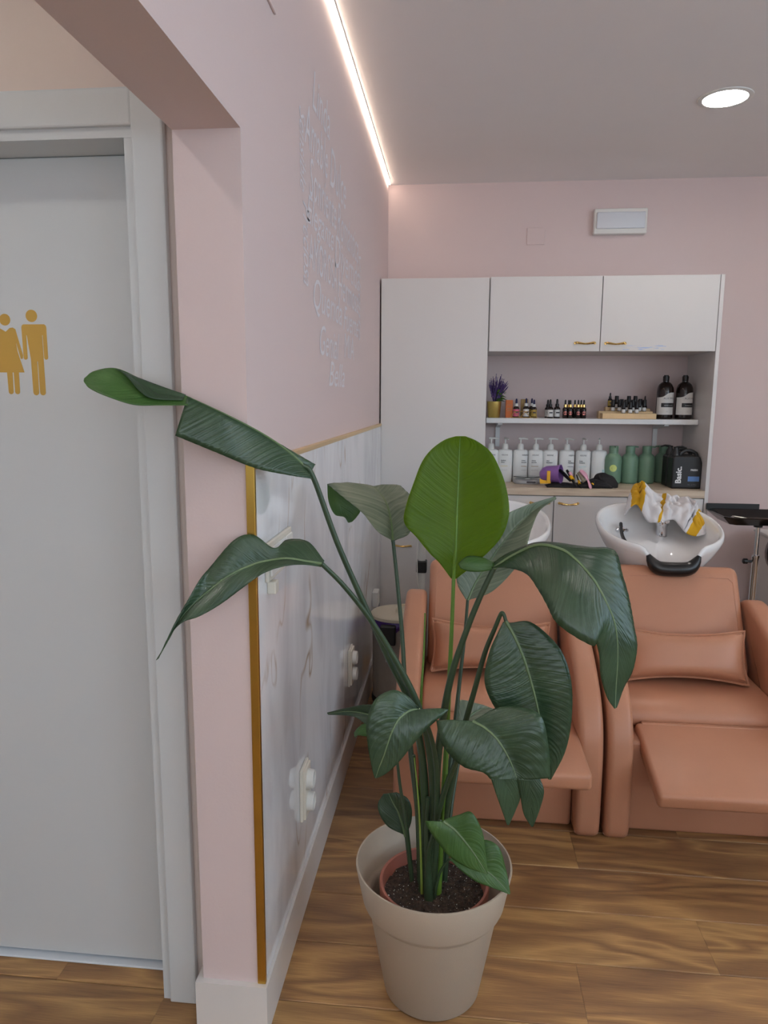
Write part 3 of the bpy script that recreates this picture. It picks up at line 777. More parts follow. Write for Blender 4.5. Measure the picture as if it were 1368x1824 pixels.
def make_pillow(cx, cy, cz, label):
    t = thing('lumbar_pillow', label, 'pillow', (cx, cy, cz), 0, 'lumbar pillows')
    t.rotation_euler = (math.radians(-24), 0, 0)
    a, h, d_ = 0.218, 0.096, 0.064
    def outline(s):   # s 0..1 around
        q = s*4; k = int(q) % 4; f = q-int(q)
        C = [(-1, -1), (1, -1), (1, 1), (-1, 1)]
        p, r_ = C[k], C[(k+1) % 4]
        x = lerp(p[0], r_[0], f); z = lerp(p[1], r_[1], f)
        pin = 0.10*math.sin(PI*f)
        if k % 2 == 0: z *= 1 - 1.6*pin
        else: x *= 1 - 0.6*pin
        return x*a, z*h
    b = MB()
    for sgn in (-1, 1):
        def fn(i, j):
            x, z = i*2-1, j*2-1
            xx = x*a*(1-0.06*(1-z*z)*abs(x)); zz = z*h*(1-0.24*(1-x*x)*abs(z))
            dep = d_*((1-x**4)*(1-z**4))**0.5
            wr = 0.003*math.sin(18*x+4*z)*(abs(x)**6)
            return (xx, sgn*(dep + wr*(1-z*z)), zz)
        b.grid(fn, 28, 14)
    bm = b.build('cover', M['leather'], t, True)
    pts = []
    for i in range(29):
        x = i/14-1; pts.append((x*a, 0, -h*(1-0.24*(1-x*x))))
    for i in range(1, 15):
        z = i/7-1; pts.append((a*(1-0.06*(1-z*z)), 0, z*h))
    for i in range(1, 29):
        x = 1-i/14; pts.append((x*a, 0, h*(1-0.24*(1-x*x))))
    for i in range(1, 15):
        z = 1-i/7; pts.append((-a*(1-0.06*(1-z*z)), 0, z*h))
    MB().tube(pts, 0.0058, 6).build('piping', M['leather'], t, True)
    return t
make_pillow(SEATX-0.008, 2.585, 0.506, 'terracotta lumbar pillow on the right wash chair')
make_pillow(0.140, 2.585, 0.510, 'terracotta lumbar pillow on the left wash chair')

def make_basin(label):
    t = thing('wash_basin', label, 'wash basin', (SEATX, 3.05, 0), 0, 'ceramic wash basins')
    HX, HL = 0.250, 0.252
    tilt = 0.22
    def rim(a):
        ca, sa = math.cos(a), math.sin(a)
        pw = 2.35
        x = math.copysign(abs(ca)**(2/pw), ca)*HX; y_ = math.copysign(abs(sa)**(2/pw), sa)*HL
        if y_ < 0: x *= 1 - 0.10*(y_/HL)**2
        return x, y_
    prof = [(0.05, -0.215, 0), (0.34, -0.21, 0), (0.52, -0.185, 0.05), (0.74, -0.12, 0.35), (0.90, -0.055, 0.8), (0.975, -0.018, 1), (1.0, 0.0, 1), (0.998, 0.012, 1), (0.982, 0.02, 1), (0.955, 0.02, 1), (0.925, 0.008, 1),
            (0.90, -0.02, 0.95), (0.86, -0.048, 0.7), (0.76, -0.074, 0.3), (0.58, -0.090, 0.05), (0.3, -0.100, 0), (0.03, -0.102, 0)]
    NA = 72; vs = []; fs = []
    def notch(x, y_): return -0.066*math.exp(-(abs(x)/0.098)**6) if y_ < -0.02 else 0.0
    for sc_, dz, wn in prof:
        for k in range(NA):
            a = 2*PI*k/NA; x, y_ = rim(a); nx = notch(x, y_)
            z = 0.893 + tilt*y_*(0.35+0.65*min(1, max(0, (dz+0.2)/0.2))) + dz + nx*wn
            vs.append((x*sc_, y_*sc_, z))
    for i in range(len(prof)-1):
        for k in range(NA):
            k2 = (k+1) % NA; fs.append((i*NA+k, i*NA+k2, (i+1)*NA+k2, (i+1)*NA+k))
    fs.append(tuple(reversed(range(NA)))); fs.append(tuple((len(prof)-1)*NA+k for k in range(NA)))
    MB().add(vs, fs).build('bowl', M['ceramic'], t, True, angle=70)
    # neck rest: gel saddle lying in the front notch
    pts = []; rad = []
    for i in range(25):
        x = -0.096 + 0.192*i/24
        y_ = -HL*(1-(abs(x)/HX)**2.35)**(1/2.35)*0.965
        z = 0.893 + tilt*y_ + notch(x, y_) + 0.008 + 0.012*(abs(x)/0.096)**4
        pts.append((x, y_ - 0.006, z)); e_ = 1-(abs(x)/0.096)**6
        rad.append(0.008 + 0.020*e_)
    b = MB().tube(pts, rad, 14, 1.0)
    b.v = [(q[0], q[1], q[2] - 0.006) for q in b.v]
    b.build('neck_rest', M['black_gel'], t, True)
    # pedestal
    MB().rbox(-0.13, 0.13, -0.115, 0.20, 0.0, 0.705, 0.02, 3).build('pedestal', M['white_plastic'], t, True)
    # chrome outlet, hose and mixer
    MB().lathe([(0.0, 0), (0.03, 0.0), (0.03, 0.006), (0.022, 0.011), (0.018, 0.004), (0, 0.004)], 24, (-0.112, 0.155, 0.852)).build('hose_ring', M['chrome'], t, True)
    hp = catmull([(-0.114, 0.155, 0.855), (-0.120, 0.14, 0.885), (-0.126, 0.115, 0.878), (-0.130, 0.06, 0.848), (-0.126, 0.0, 0.828), (-0.116, -0.06, 0.812)], 6)
    MB().tube(hp, 0.0075, 8).build('hose', M['black_plastic'], t, True)
    mx = MB().lathe([(0, 0), (0.032, 0), (0.032, 0.006), (0.024, 0.012), (0.022, 0.05), (0.026, 0.058), (0.026, 0.09), (0.018, 0.1), (0, 0.101)], 24, (0.055, 0.14, 0.826))
    mx.tube(catmull([(0.055, 0.14, 0.90), (0.057, 0.11, 0.915), (0.06, 0.08, 0.908)], 5), 0.009, 8)
    mx.build('mixer_tap', M['chrome'], t, True)
    return t
bs = make_basin('white ceramic wash basin with a towel dumped on it, behind the right chair')
dup(bs, None, (0.152, 3.05, 0), 'white ceramic wash basin hidden behind the leaves at the left chair')

# ------------------------------------------------------------------ towel
def towel():
    T = [(1113, 908, 3.30), (1122, 880, 3.31), (1133, 862, 3.30), (1152, 872, 3.32), (1172, 880, 3.33), (1194, 884, 3.33), (1216, 886, 3.32), (1231, 891, 3.30), (1244, 906, 3.25), (1256, 928, 3.19), (1262, 948, 3.15)]
    F = [(1113, 918, 3.22), (1122, 905, 3.18), (1136, 900, 3.16), (1152, 927, 3.14), (1166, 931, 3.12), (1184, 928, 3.12), (1200, 926, 3.12), (1212, 938, 3.10), (1222, 950, 3.08), (1238, 955, 3.08), (1252, 953, 3.09)]
    tp = catmull([at(*q) for q in T], 20); fp = catmull([at(*q) for q in F], 20); n = len(tp)
    nv = 60; vs = []; uvs = []
    for i in range(n):
        u = i/(n-1)
        for j in range(nv+1):
            v_ = j/nv
            p = tp[i].lerp(fp[i], v_)
            bul = math.sin(PI*v_)**0.7*(0.060 + 0.02*math.sin(u*9))
            env = math.sin(PI*min(1, max(0, u)))**0.4
            ph = 3.0*mnoise.noise(Vector((u*5, v_*2.2, 1.7)))
            fold = 0.017*math.sin(30*u + 11*v_*math.sin(5*u+0.6) + ph*2.4) + 0.011*math.sin(56*u - 15*v_ + ph*3.4) + 0.020*mnoise.noise(Vector((u*13, v_*6, 4)))
            amp = (0.35 if u > 0.78 or u < 0.22 else 1.0)*math.sin(PI*min(1, v_*0.92+0.06))
            p = p + Vector((0.0, -0.75, 0.66))*((bul*(0.45 if u > 0.75 or u < 0.22 else 1) + fold*amp)*env) + Vector((0.003*math.sin(30*v_+8*u), 0, 0))*amp
            vs.append(p); uvs.append((u, v_))
    b = MB(); b.add(vs, [(i*(nv+1)+j, (i+1)*(nv+1)+j, (i+1)*(nv+1)+j+1, i*(nv+1)+j+1) for i in range(n-1) for j in range(nv)])
    o = b.build('towel', M['towel'], None, True, angle=None)
    me = o.data; ul = me.uv_layers.new(name='UVMap')
    for lp in me.loops: ul.data[lp.index].uv = uvs[lp.vertex_index]
    so = o.modifiers.new('thickness', 'SOLIDIFY'); so.thickness = 0.005; so.offset = 0
    tag(o, 'crumpled white towel with mustard stripes lying over the right basin', 'towel')
towel()

# ================================================================== TRAY TROLLEY AND OTHERS AT THE RIGHT
t = thing('tray_stand', 'black salon tray on a chrome pole beside the cabinets', 'tray stand', (1.475, 3.62, 0))
b = MB()
def tray_ring(hx, hy, c_): return [(-hx+c_, -hy), (hx-c_, -hy), (hx, -hy+c_), (hx, hy-c_), (hx-c_, hy), (-hx+c_, hy), (-hx, hy-c_), (-hx, -hy+c_)]
rings = [(0.155, 0.095, 0.02, 0.838), (0.165, 0.105, 0.025, 0.836), (0.205, 0.15, 0.035, 0.872), (0.208, 0.153, 0.035, 0.878), (0.203, 0.149, 0.035, 0.879), (0.162, 0.102, 0.025, 0.844), (0.14, 0.09, 0.02, 0.843)]
vs = []
for hx, hy, c_, z in rings: vs += [(p_[0], p_[1], z) for p_ in tray_ring(hx, hy, c_)]
fs = [(i*8+k, i*8+(k+1) % 8, (i+1)*8+(k+1) % 8, (i+1)*8+k) for i in range(len(rings)-1) for k in range(8)]
fs += [tuple(reversed(range(8))), tuple((len(rings)-1)*8+k for k in range(8))]
b.add(vs, fs).build('tray', M['black_gloss'], t)
MB().rbox(-0.20, 0.06, 0.150, 0.156, 0.872, 0.905, 0.002, 1).build('tray_back_lip', M['black_plastic'], t)
MB().lathe([(0.02, 0.812), (0.022, 0.836), (0.0, 0.837)], 16).build('pole_cap', M['black_plastic'], t, True)
MB().lathe([(0.0, 0.40), (0.0105, 0.40), (0.0105, 0.815), (0, 0.815)], 16).build('inner_pole', M['chrome'], t, True)
MB().lathe([(0.0, 0.05), (0.016, 0.05), (0.016, 0.655), (0.018, 0.66), (0.018, 0.672), (0.010, 0.675)], 16).build('outer_pole', M['chrome'], t, True)
k_ = MB().lathe([(0, 0), (0.006, 0), (0.006, 0.02), (0.014, 0.022), (0.014, 0.038), (0.01, 0.042), (0, 0.042)], 14); k_.v = [(-0.016-q[2], q[1], 0.64+q[0]) for q in k_.v]
k_.build('knob', M['black_plastic'], t, True)
for k in range(5):
    a = 2*PI*k/5-PI/2
    l_ = MB().tube([(0, 0, 0.066), (0.19*math.cos(a), 0.19*math.sin(a), 0.05)], [0.018, 0.012], 8); l_.build('base_leg', M['black_plastic'], t, True)
    MB().lathe([(0, 0), (0.016, 0.0), (0.022, 0.02), (0.016, 0.04), (0, 0.042)], 12, (0.19*math.cos(a), 0.19*math.sin(a), 0)).build('caster', M['black_plastic'], t, True)
cl = MB().tube(catmull([(1.365, 3.66, 0.849), (1.38, 3.68, 0.854), (1.43, 3.65, 0.850), (1.50, 3.625, 0.848)], 5), [0.007]*5+[0.005]*5+[0.003]*6, 6, 0.5)
tag(cl.build('hair_clip', M['steel'], None, True), 'slim silver hair clip lying in the black tray', 'hair clip')

pc = thing('storage_cart', 'pale cart cut off by the right edge of the photo', 'cart', (1.895, 3.95, 0))
MB().rbox(-0.225, 0.22, -0.17, 0.18, 0.04, 0.70, 0.008, 2).build('body', M['melamine'], pc)
MB().rbox(-0.232, 0.227, -0.177, 0.187, 0.70, 0.715, 0.004, 2).build('top', M['melamine'], pc)
for sx in (-0.18, 0.18):
    for sy in (-0.13, 0.14): MB().lathe([(0, 0), (0.02, 0), (0.022, 0.02), (0.012, 0.041)], 10, (sx, sy, 0)).build('caster', M['black_plastic'], pc, True)
hb = thing('hood_dryer', 'round black dryer hood hanging at the right edge of the photo', 'hair dryer', (1.640, 3.58, 0.69))
b = MB().lathe([(0.0, 0.0), (0.06, 0.004), (0.105, 0.03), (0.128, 0.07), (0.13, 0.10), (0.124, 0.10), (0.12, 0.07), (0.1, 0.035), (0.05, 0.012), (0.0, 0.01)], 28)
b.v = [(q[0], -q[2]+0.1, q[1]) for q in b.v]
b.build('hood', M['black_gloss'], hb, True)
MB().tube([(0, 0.08, 0.0), (0.15, 0.04, -0.02), (0.25, -0.10, -0.06), (0.25, -0.10, -0.665)], 0.014, 10).build('arm_pole', M['black_plastic'], hb, True)
MB().lathe([(0.0, 0), (0.15, 0), (0.15, 0.012), (0.03, 0.03), (0, 0.03)], 24, (0.25, -0.10, -0.69)).build('base', M['black_plastic'], hb, True)

# ------------------------------------------------------------------ pedal bin and pole stand in the corner
t = thing('waste_bin', 'round taupe bin with cream lid and purple bag beside the left chair', 'bin', (-0.262, 3.25, 0))
n = 64; vs = []; fs = []
prof = [(0.115, 0.03), (0.116, 0.06), (0.1165, 0.065), (0.115, 0.07), (0.116, 0.35), (0.119, 0.36), (0.119, 0.41)]
b = MB()
for r_, z in prof:
    for k in range(n):
        rr_ = r_ + (0.0018 if (k % 2 and 0.07 <= z <= 0.35) else 0); a = 2*PI*k/n; vs.append((rr_*math.cos(a), rr_*math.sin(a), z))
for i in range(len(prof)-1):
    for k in range(n): fs.append((i*n+k, i*n+(k+1) % n, (i+1)*n+(k+1) % n, (i+1)*n+k))
fs.append(tuple(reversed(range(n)))); fs.append(tuple((len(prof)-1)*n+k for k in range(n)))
b.add(vs, fs).build('body', M['bin_metal'], t, True, angle=20)
MB().lathe([(0.0, 0), (0.118, 0), (0.121, 0.012), (0.118, 0.03), (0, 0.03)], 40).build('base_ring', M['black_plastic'], t, True)
MB().lathe([(0.0, 0.409), (0.122, 0.41), (0.126, 0.414), (0.126, 0.426), (0.12, 0.431), (0.10, 0.434), (0.06, 0.436), (0, 0.437)], 48).build('lid', M['bin_lid'], t, True)
MB().tube(catmull([(0.0, -0.03, 0.436), (0.002, -0.028, 0.456), (0.02, 0.0, 0.462), (0.045, 0.028, 0.456), (0.048, 0.03, 0.436)], 5), 0.006, 8, 1.0).build('lid_handle', M['bin_lid'], t, True)
b = MB()
def bag(i, j):
    a = 2*PI*i; z = 0.412 - 0.085*j*(0.7+0.5*mnoise.noise(Vector((math.cos(a)*2, math.sin(a)*2, 0.3)))); r_ = 0.1195 + 0.006*math.sin(PI*j) + 0.004*math.sin(a*17+j*4)*j + 0.003
    return (r_*math.cos(a), r_*math.sin(a), z)
b.grid(bag, 96, 6).build('bag', M['purple_bag'], t, True)
MB().rbox(-0.066, 0.004, -0.155, -0.118, 0.315, 0.405, 0.005, 2).build('lid_clip', M['black_plastic'], t)
MB().box(-0.044, -0.036, -0.1205, -0.1175, 0.225, 0.255).build('sticker', M['label_white'], t)

t = thing('pole_stand', 'white pole with a black clamp standing behind the left wash chair', 'stand', (-0.163, 3.50, 0))
MB().lathe([(0, 0), (0.10, 0), (0.10, 0.01), (0.03, 0.02), (0.0185, 0.03), (0.0185, 0.88), (0.012, 0.885), (0, 0.885)], 24).build('pole', M['white_plastic'], t, True)
MB().rbox(-0.026, 0.026, -0.03, 0.03, 0.565, 0.625, 0.006, 2).build('clamp', M['black_plastic'], t)
MB().tube(catmull([(-0.016, -0.02, 0.80), (-0.022, -0.026, 0.68), (-0.020, -0.033, 0.56), (-0.015, -0.026, 0.50), (-0.0, -0.03, 0.44), (0.004, -0.025, 0.2)], 6), 0.003, 6).build('cable', M['white_plastic'], t, True)

# ================================================================== PLANTER, POT, SOIL
PX, PY = -0.034, 1.565
t = thing('planter', 'large round beige plastic planter on the walnut floor', 'planter', (PX, PY, 0))
MB().lathe([(0.0, 0.0), (0.110, 0.0), (0.1155, 0.006), (0.154, 0.222), (0.157, 0.229), (0.166, 0.238), (0.1695, 0.246), (0.1855, 0.330), (0.1845, 0.3335), (0.181, 0.3335), (0.1795, 0.330),
            (0.164, 0.248), (0.158, 0.243), (0.152, 0.238), (0.149, 0.228), (0.110, 0.02), (0, 0.02)], 96).build('body', M['planter'], t, True, angle=60)
t = thing('nursery_pot', 'terracotta nursery pot standing inside the beige planter', 'pot', (PX+0.002, PY-0.02, 0.02))
MB().lathe([(0.0, 0.0), (0.085, 0.0), (0.121, 0.235), (0.128, 0.238), (0.130, 0.272), (0.128, 0.276), (0.122, 0.275), (0.120, 0.268), (0.114, 0.24), (0.08, 0.01), (0, 0.01)], 64).build('body', M['terracotta'], t, True, angle=50)
SCX, SCY, SCZ = PX+0.002, PY-0.02, 0.268
b = MB()
def soilf(i, j):
    a = 2*PI*j; r_ = 0.1195*i
    x, y_ = r_*math.cos(a), r_*math.sin(a)
    z = 0.008*mnoise.noise(Vector((x*30, y_*30, 0))) + 0.006*mnoise.noise(Vector((x*70, y_*70, 3))) + 0.012*(1-i)
    return (SCX+x, SCY+y_, SCZ+z)
b.grid(soilf, 22, 72)
tag(b.build('potting_soil', M['soil'], None, True), 'dark potting soil with white perlite around the stems', 'soil', kind='stuff')
b = MB()
for k in range(300):
    a = random.uniform(0, 2*PI); r_ = 0.116*math.sqrt(random.random()); x, y_ = r_*math.cos(a), r_*math.sin(a)
    z = SCZ + 0.008*mnoise.noise(Vector((x*30, y_*30, 0))) + 0.006*mnoise.noise(Vector((x*70, y_*70, 3))) + 0.012*(1-r_/0.1195) + 0.0005
    s_ = random.uniform(0.0008, 0.0022); q = [Vector((random.uniform(-1, 1), random.uniform(-1, 1), random.uniform(-1, 1))).normalized()*s_ for _ in range(4)]
    b.add([(SCX+x+w_.x, SCY+y_+w_.y, z+w_.z) for w_ in q], [(0, 1, 2), (0, 2, 3), (0, 3, 1), (1, 3, 2)])
tag(b.build('perlite', M['white_plastic']), 'white perlite grains scattered on the soil', 'perlite', kind='stuff')

# ================================================================== THE PLANT
plant = thing('bird_of_paradise_plant', 'tall bird of paradise plant with large drooping green leaves', 'plant', (PX, PY, 0.27))
def rel(p): return (p[0]-PX, p[1]-PY, p[2]-0.27)
def leaf(st, mat, rib=None, parent=plant, name='leaf', bulge=0.10, nl=12, na=7, ribr=0.0036, wave=0.0, ribparent=True):
    """st: stations (left edge, midrib, right edge), each (u, v, depth)"""
    A = catmull([at(*s_[0]) for s_ in st], nl); B = catmull([at(*s_[1]) for s_ in st], nl); C_ = catmull([at(*s_[2]) for s_ in st], nl)
    n = len(B); vs = []; uvs = []; L = 0.0
    for i in range(n):
        if i: L += (B[i]-B[i-1]).length
        nor = (C_[i]-A[i]).cross(B[min(i+1, n-1)]-B[max(i-1, 0)])
        if nor.length < 1e-9: nor = Vector((0, -1, 0))
        nor.normalize()
        if nor.y > 0: nor = -nor          # towards the viewer's side
        for j in range(2*na+1):
            s_ = j/na-1
            E_ = A[i] if s_ < 0 else C_[i]; a = abs(s_)
            p = B[i].lerp(E_, a)
            wdt = (E_-B[i]).length
            p = p + nor*(bulge*wdt*a*(1-a)*2.0) + nor*(wave*wdt*min(1, a*2.5)*1.5*(0.64 - abs(math.sin(200*(L - 0.35*a*wdt)))))
            vs.append(rel(p)); uvs.append((s_*0.5+0.5, L*4))
    w_ = 2*na+1
    b = MB().add(vs, [(i*w_+j, (i+1)*w_+j, (i+1)*w_+j+1, i*w_+j+1) for i in range(n-1) for j in range(2*na)])
    o = b.build(name, M[mat], parent, True, angle=None)
    ul = o.data.uv_layers.new(name='UVMap')
    for lp in o.data.loops: ul.data[lp.index].uv = uvs[lp.vertex_index]
    so = o.modifiers.new('thickness', 'SOLIDIFY'); so.thickness = 0.0009; so.offset = 0
    if rib:
        k = max(3, n); rad = [ribr*(1-0.8*i/(n-1)) for i in range(n)]
        MB().tube([rel(p) for p in B], rad, 6).build('midrib', M[rib], o, True)
    return o
def stem(pts, r0, r1, mat='stem', name='stem'):
    P = catmull([at(*p) for p in pts], 6); n = len(P)
    return MB().tube([rel(p) for p in P], [lerp(r0, r1, (i/(n-1))**1.5) for i in range(n)], 10).build(name, M[mat], plant, True)

# 1 far left oar-shaped leaf: torn in two
A1 = leaf([((556, 853, 1.435), (553, 842, 1.45), (561, 828, 1.46)), ((512, 846, 1.40), (518, 808, 1.43), (556, 824, 1.46)), ((455, 834, 1.365), (468, 773, 1.40), (490, 787, 1.43)),
      ((385, 806, 1.335), (400, 737, 1.355), (402, 742, 1.37)), ((312, 776, 1.315), (334, 706, 1.34), (337, 709, 1.35))], 'leaf_dark', 'midrib', bulge=0.05, wave=0.012)
leaf([((334, 722, 1.333), (340, 714, 1.342), (340, 708, 1.348)), ((285, 722, 1.315), (290, 707, 1.335), (290, 689, 1.35)), ((238, 721, 1.30), (250, 696, 1.325), (250, 674, 1.345)),
      ((190, 706, 1.29), (205, 684, 1.315), (206, 656, 1.335)), ((160, 692, 1.295), (170, 680, 1.305), (168, 661, 1.32)), ((150, 681, 1.30), (149, 678, 1.30), (150, 674, 1.305))], 'leaf_fresh', None, parent=A1, name='leaf_tip', bulge=-0.06)
leaf([((206, 657, 1.330), (214, 659, 1.326), (224, 667, 1.320)), ((250, 674, 1.342), (250, 682, 1.332), (246, 694, 1.312)), ((290, 689, 1.347), (285, 700, 1.337), (272, 710, 1.315)), ((331, 703, 1.348), (328, 708, 1.345), (325, 713, 1.335))],
     'leaf_dark', None, parent=A1, name='leaf_fold', bulge=0.1, nl=5, na=4)
stem([(538, 828, 1.442), (557, 848, 1.45), (600, 965, 1.47), (645, 1068, 1.49), (690, 1168, 1.51), (730, 1252, 1.52), (750, 1335, 1.525), (757, 1430, 1.53), (755, 1600, 1.53)], 0.0055, 0.0105)
# 2 left leaf below it
leaf([((578, 999, 1.42), (573, 1004, 1.42), (572, 1010, 1.42)), ((549, 965, 1.44), (545, 1000, 1.41), (540, 1006, 1.395)), ((512, 961, 1.43), (512, 995, 1.395), (505, 1009, 1.375)), ((488, 976, 1.395), (482, 998, 1.385), (468, 1022, 1.355)),
      ((452, 953, 1.382), (452, 1005, 1.37), (430, 1049, 1.335)), ((418, 961, 1.365), (412, 1023, 1.345), (392, 1077, 1.305)), ((376, 1008, 1.345), (376, 1049, 1.325), (355, 1098, 1.285)), ((356, 1032, 1.315), (346, 1075, 1.305), (326, 1108, 1.275)),
      ((336, 1066, 1.295), (320, 1104, 1.285), (307, 1126, 1.27)), ((310, 1112, 1.275), (301, 1138, 1.27), (294, 1150, 1.265)), ((283, 1172, 1.25), (281, 1174, 1.25), (278, 1176, 1.25))], 'leaf_dark', 'midrib', bulge=0.10, wave=0.01)
stem([(573, 1004, 1.42), (612, 1043, 1.44), (655, 1097, 1.465), (700, 1168, 1.49), (742, 1250, 1.505), (764, 1330, 1.515), (772, 1430, 1.52), (768, 1605, 1.52)], 0.0052, 0.0105)
# 3 leaf at the back seen from below, tip folded over
A3 = leaf([((697, 962, 1.70), (700, 965, 1.70), (705, 962, 1.70)), ((672, 946, 1.68), (697, 932, 1.72), (729, 950, 1.68)), ((645, 913, 1.71), (691, 904, 1.75), (734, 918, 1.70)), ((612, 886, 1.745), (681, 884, 1.79), (739, 893, 1.74)), ((583, 862, 1.785), (666, 866, 1.83), (714, 865, 1.80))],
      'leaf_under', 'midrib', bulge=0.12, wave=0.012, ribr=0.005)
leaf([((583, 862, 1.79), (590, 864, 1.79), (612, 874, 1.79)), ((585, 892, 1.80), (600, 890, 1.80), (632, 892, 1.80)), ((596, 916, 1.805), (614, 911, 1.80), (642, 908, 1.80)), ((613, 921, 1.805), (624, 922, 1.80), (636, 920, 1.80)), ((620, 931, 1.80), (623, 931, 1.80), (628, 929, 1.80))],
     'leaf_fresh', None, parent=A3, name='leaf_tip', bulge=0.1)
stem([(700, 962, 1.70), (708, 1040, 1.69), (717, 1140, 1.67), (722, 1235, 1.64), (733, 1350, 1.60), (745, 1450, 1.57), (750, 1590, 1.555)], 0.0045, 0.009)
# rolled new spear
stem([(757, 1092, 1.66), (755, 1160, 1.65), (750, 1245, 1.63), (750, 1345, 1.60), (752, 1450, 1.575), (756, 1590, 1.555)], 0.0018, 0.0085, 'stem_young', 'rolled_spear')
# 4 upright bright leaf in the centre
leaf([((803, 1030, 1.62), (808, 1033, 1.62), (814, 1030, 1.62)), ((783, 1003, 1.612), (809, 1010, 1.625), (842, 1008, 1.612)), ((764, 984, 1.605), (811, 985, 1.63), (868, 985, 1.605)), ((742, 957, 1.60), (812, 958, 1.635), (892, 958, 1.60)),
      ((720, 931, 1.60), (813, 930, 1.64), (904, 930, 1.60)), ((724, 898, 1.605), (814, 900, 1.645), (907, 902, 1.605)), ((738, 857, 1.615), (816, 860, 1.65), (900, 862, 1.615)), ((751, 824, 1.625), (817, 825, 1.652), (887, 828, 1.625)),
      ((767, 802, 1.635), (818, 802, 1.652), (873, 804, 1.635)), ((791, 784, 1.642), (819, 786, 1.65), (850, 786, 1.642)), ((812, 777, 1.646), (820, 777, 1.647), (829, 777, 1.646))], 'leaf_backlit', 'midrib_bright', bulge=-0.05, wave=0.0, ribr=0.0045, nl=5)
stem([(808, 1032, 1.62), (805, 1110, 1.615), (800, 1220, 1.605), (795, 1330, 1.59), (788, 1450, 1.57), (776, 1590, 1.56)], 0.0045, 0.009, 'stem_young')
# 5 leaf behind it to the right
leaf([((829, 1067, 1.78), (833, 1070, 1.78), (838, 1068, 1.78)), ((814, 1038, 1.78), (846, 1040, 1.80), (876, 1054, 1.78)), ((817, 1004, 1.79), (868, 1005, 1.82), (913, 1018, 1.79)), ((848, 962, 1.81), (896, 966, 1.84), (935, 984, 1.80)),
      ((884, 926, 1.83), (926, 932, 1.86), (946, 945, 1.82)), ((932, 902, 1.86), (956, 906, 1.88), (962, 909, 1.86)), ((989, 884, 1.90), (990, 886, 1.90), (991, 889, 1.90))], 'leaf_under', 'midrib', bulge=0.08, wave=0.012)
stem([(833, 1069, 1.78), (828, 1130, 1.76), (818, 1220, 1.72), (806, 1330, 1.66), (792, 1450, 1.60), (782, 1590, 1.565)], 0.004, 0.0085)
# 6 great arching leaf on the right
A6 = leaf([((872, 1011, 1.55), (880, 1012, 1.55), (880, 1001, 1.56)), ((905, 1012, 1.515), (915, 989, 1.535), (911, 982, 1.55)), ((938, 1023, 1.485), (958, 971, 1.515), (963, 965, 1.535)), ((960, 1053, 1.455), (1000, 979, 1.495), (1046, 974, 1.52)),
      ((975, 1080, 1.435), (1027, 998, 1.48), (1094, 980, 1.51)), ((990, 1108, 1.42), (1054, 1028, 1.465), (1109, 1024, 1.495)), ((1022, 1133, 1.41), (1067, 1048, 1.458), (1119, 1058, 1.485)), ((1057, 1151, 1.41), (1079, 1071, 1.452), (1125, 1087, 1.475)),
      ((1060, 1142, 1.425), (1093, 1104, 1.447), (1130, 1117, 1.465)), ((1067, 1166, 1.43), (1099, 1136, 1.443), (1135, 1152, 1.455)), ((1070, 1205, 1.43), (1100, 1178, 1.44), (1127, 1195, 1.45)), ((1081, 1242, 1.43), (1097, 1226, 1.436), (1111, 1226, 1.445)),
      ((1094, 1262, 1.43), (1096, 1262, 1.43), (1099, 1260, 1.43))], 'leaf_dark', 'midrib', bulge=0.12, wave=0.012, ribr=0.0045)
leaf([((817, 1003, 1.535), (817, 1006, 1.53), (820, 1012, 1.53)), ((832, 991, 1.55), (834, 1004, 1.53), (836, 1018, 1.53)), ((856, 992, 1.56), (857, 1003, 1.54), (860, 1018, 1.535)), ((880, 1001, 1.56), (880, 1008, 1.55), (880, 1014, 1.55))],
     'leaf_fresh', None, parent=A6, name='leaf_lobe', bulge=0.1, nl=5, na=4)
stem([(880, 1011, 1.552), (850, 1075, 1.55), (822, 1148, 1.55), (802, 1212, 1.55), (786, 1300, 1.545), (776, 1400, 1.54), (768, 1600, 1.535)], 0.0062, 0.0115)
# 7 hanging leaf at the right
leaf([((896, 1108, 1.50), (901, 1106, 1.50), (907, 1110, 1.50)), ((886, 1128, 1.49), (917, 1135, 1.495), (942, 1107, 1.50)), ((872, 1160, 1.48), (932, 1170, 1.49), (975, 1130, 1.495)), ((863, 1202, 1.475), (945, 1211, 1.485), (1003, 1165, 1.485)),
      ((868, 1234, 1.47), (957, 1258, 1.48), (1018, 1217, 1.475)), ((890, 1275, 1.465), (967, 1308, 1.475), (1018, 1282, 1.47)), ((930, 1335, 1.465), (974, 1350, 1.47), (1007, 1338, 1.465)), ((977, 1388, 1.465), (979, 1389, 1.465), (982, 1388, 1.465))], 'leaf_dark', 'midrib', bulge=0.10, wave=0.014, ribr=0.0045)
stem([(901, 1106, 1.50), (897, 1094, 1.502), (892, 1094, 1.505), (882, 1118, 1.51), (864, 1162, 1.515), (845, 1230, 1.52), (824, 1305, 1.525), (805, 1390, 1.53), (788, 1490, 1.535), (778, 1598, 1.535)], 0.0040, 0.0095)
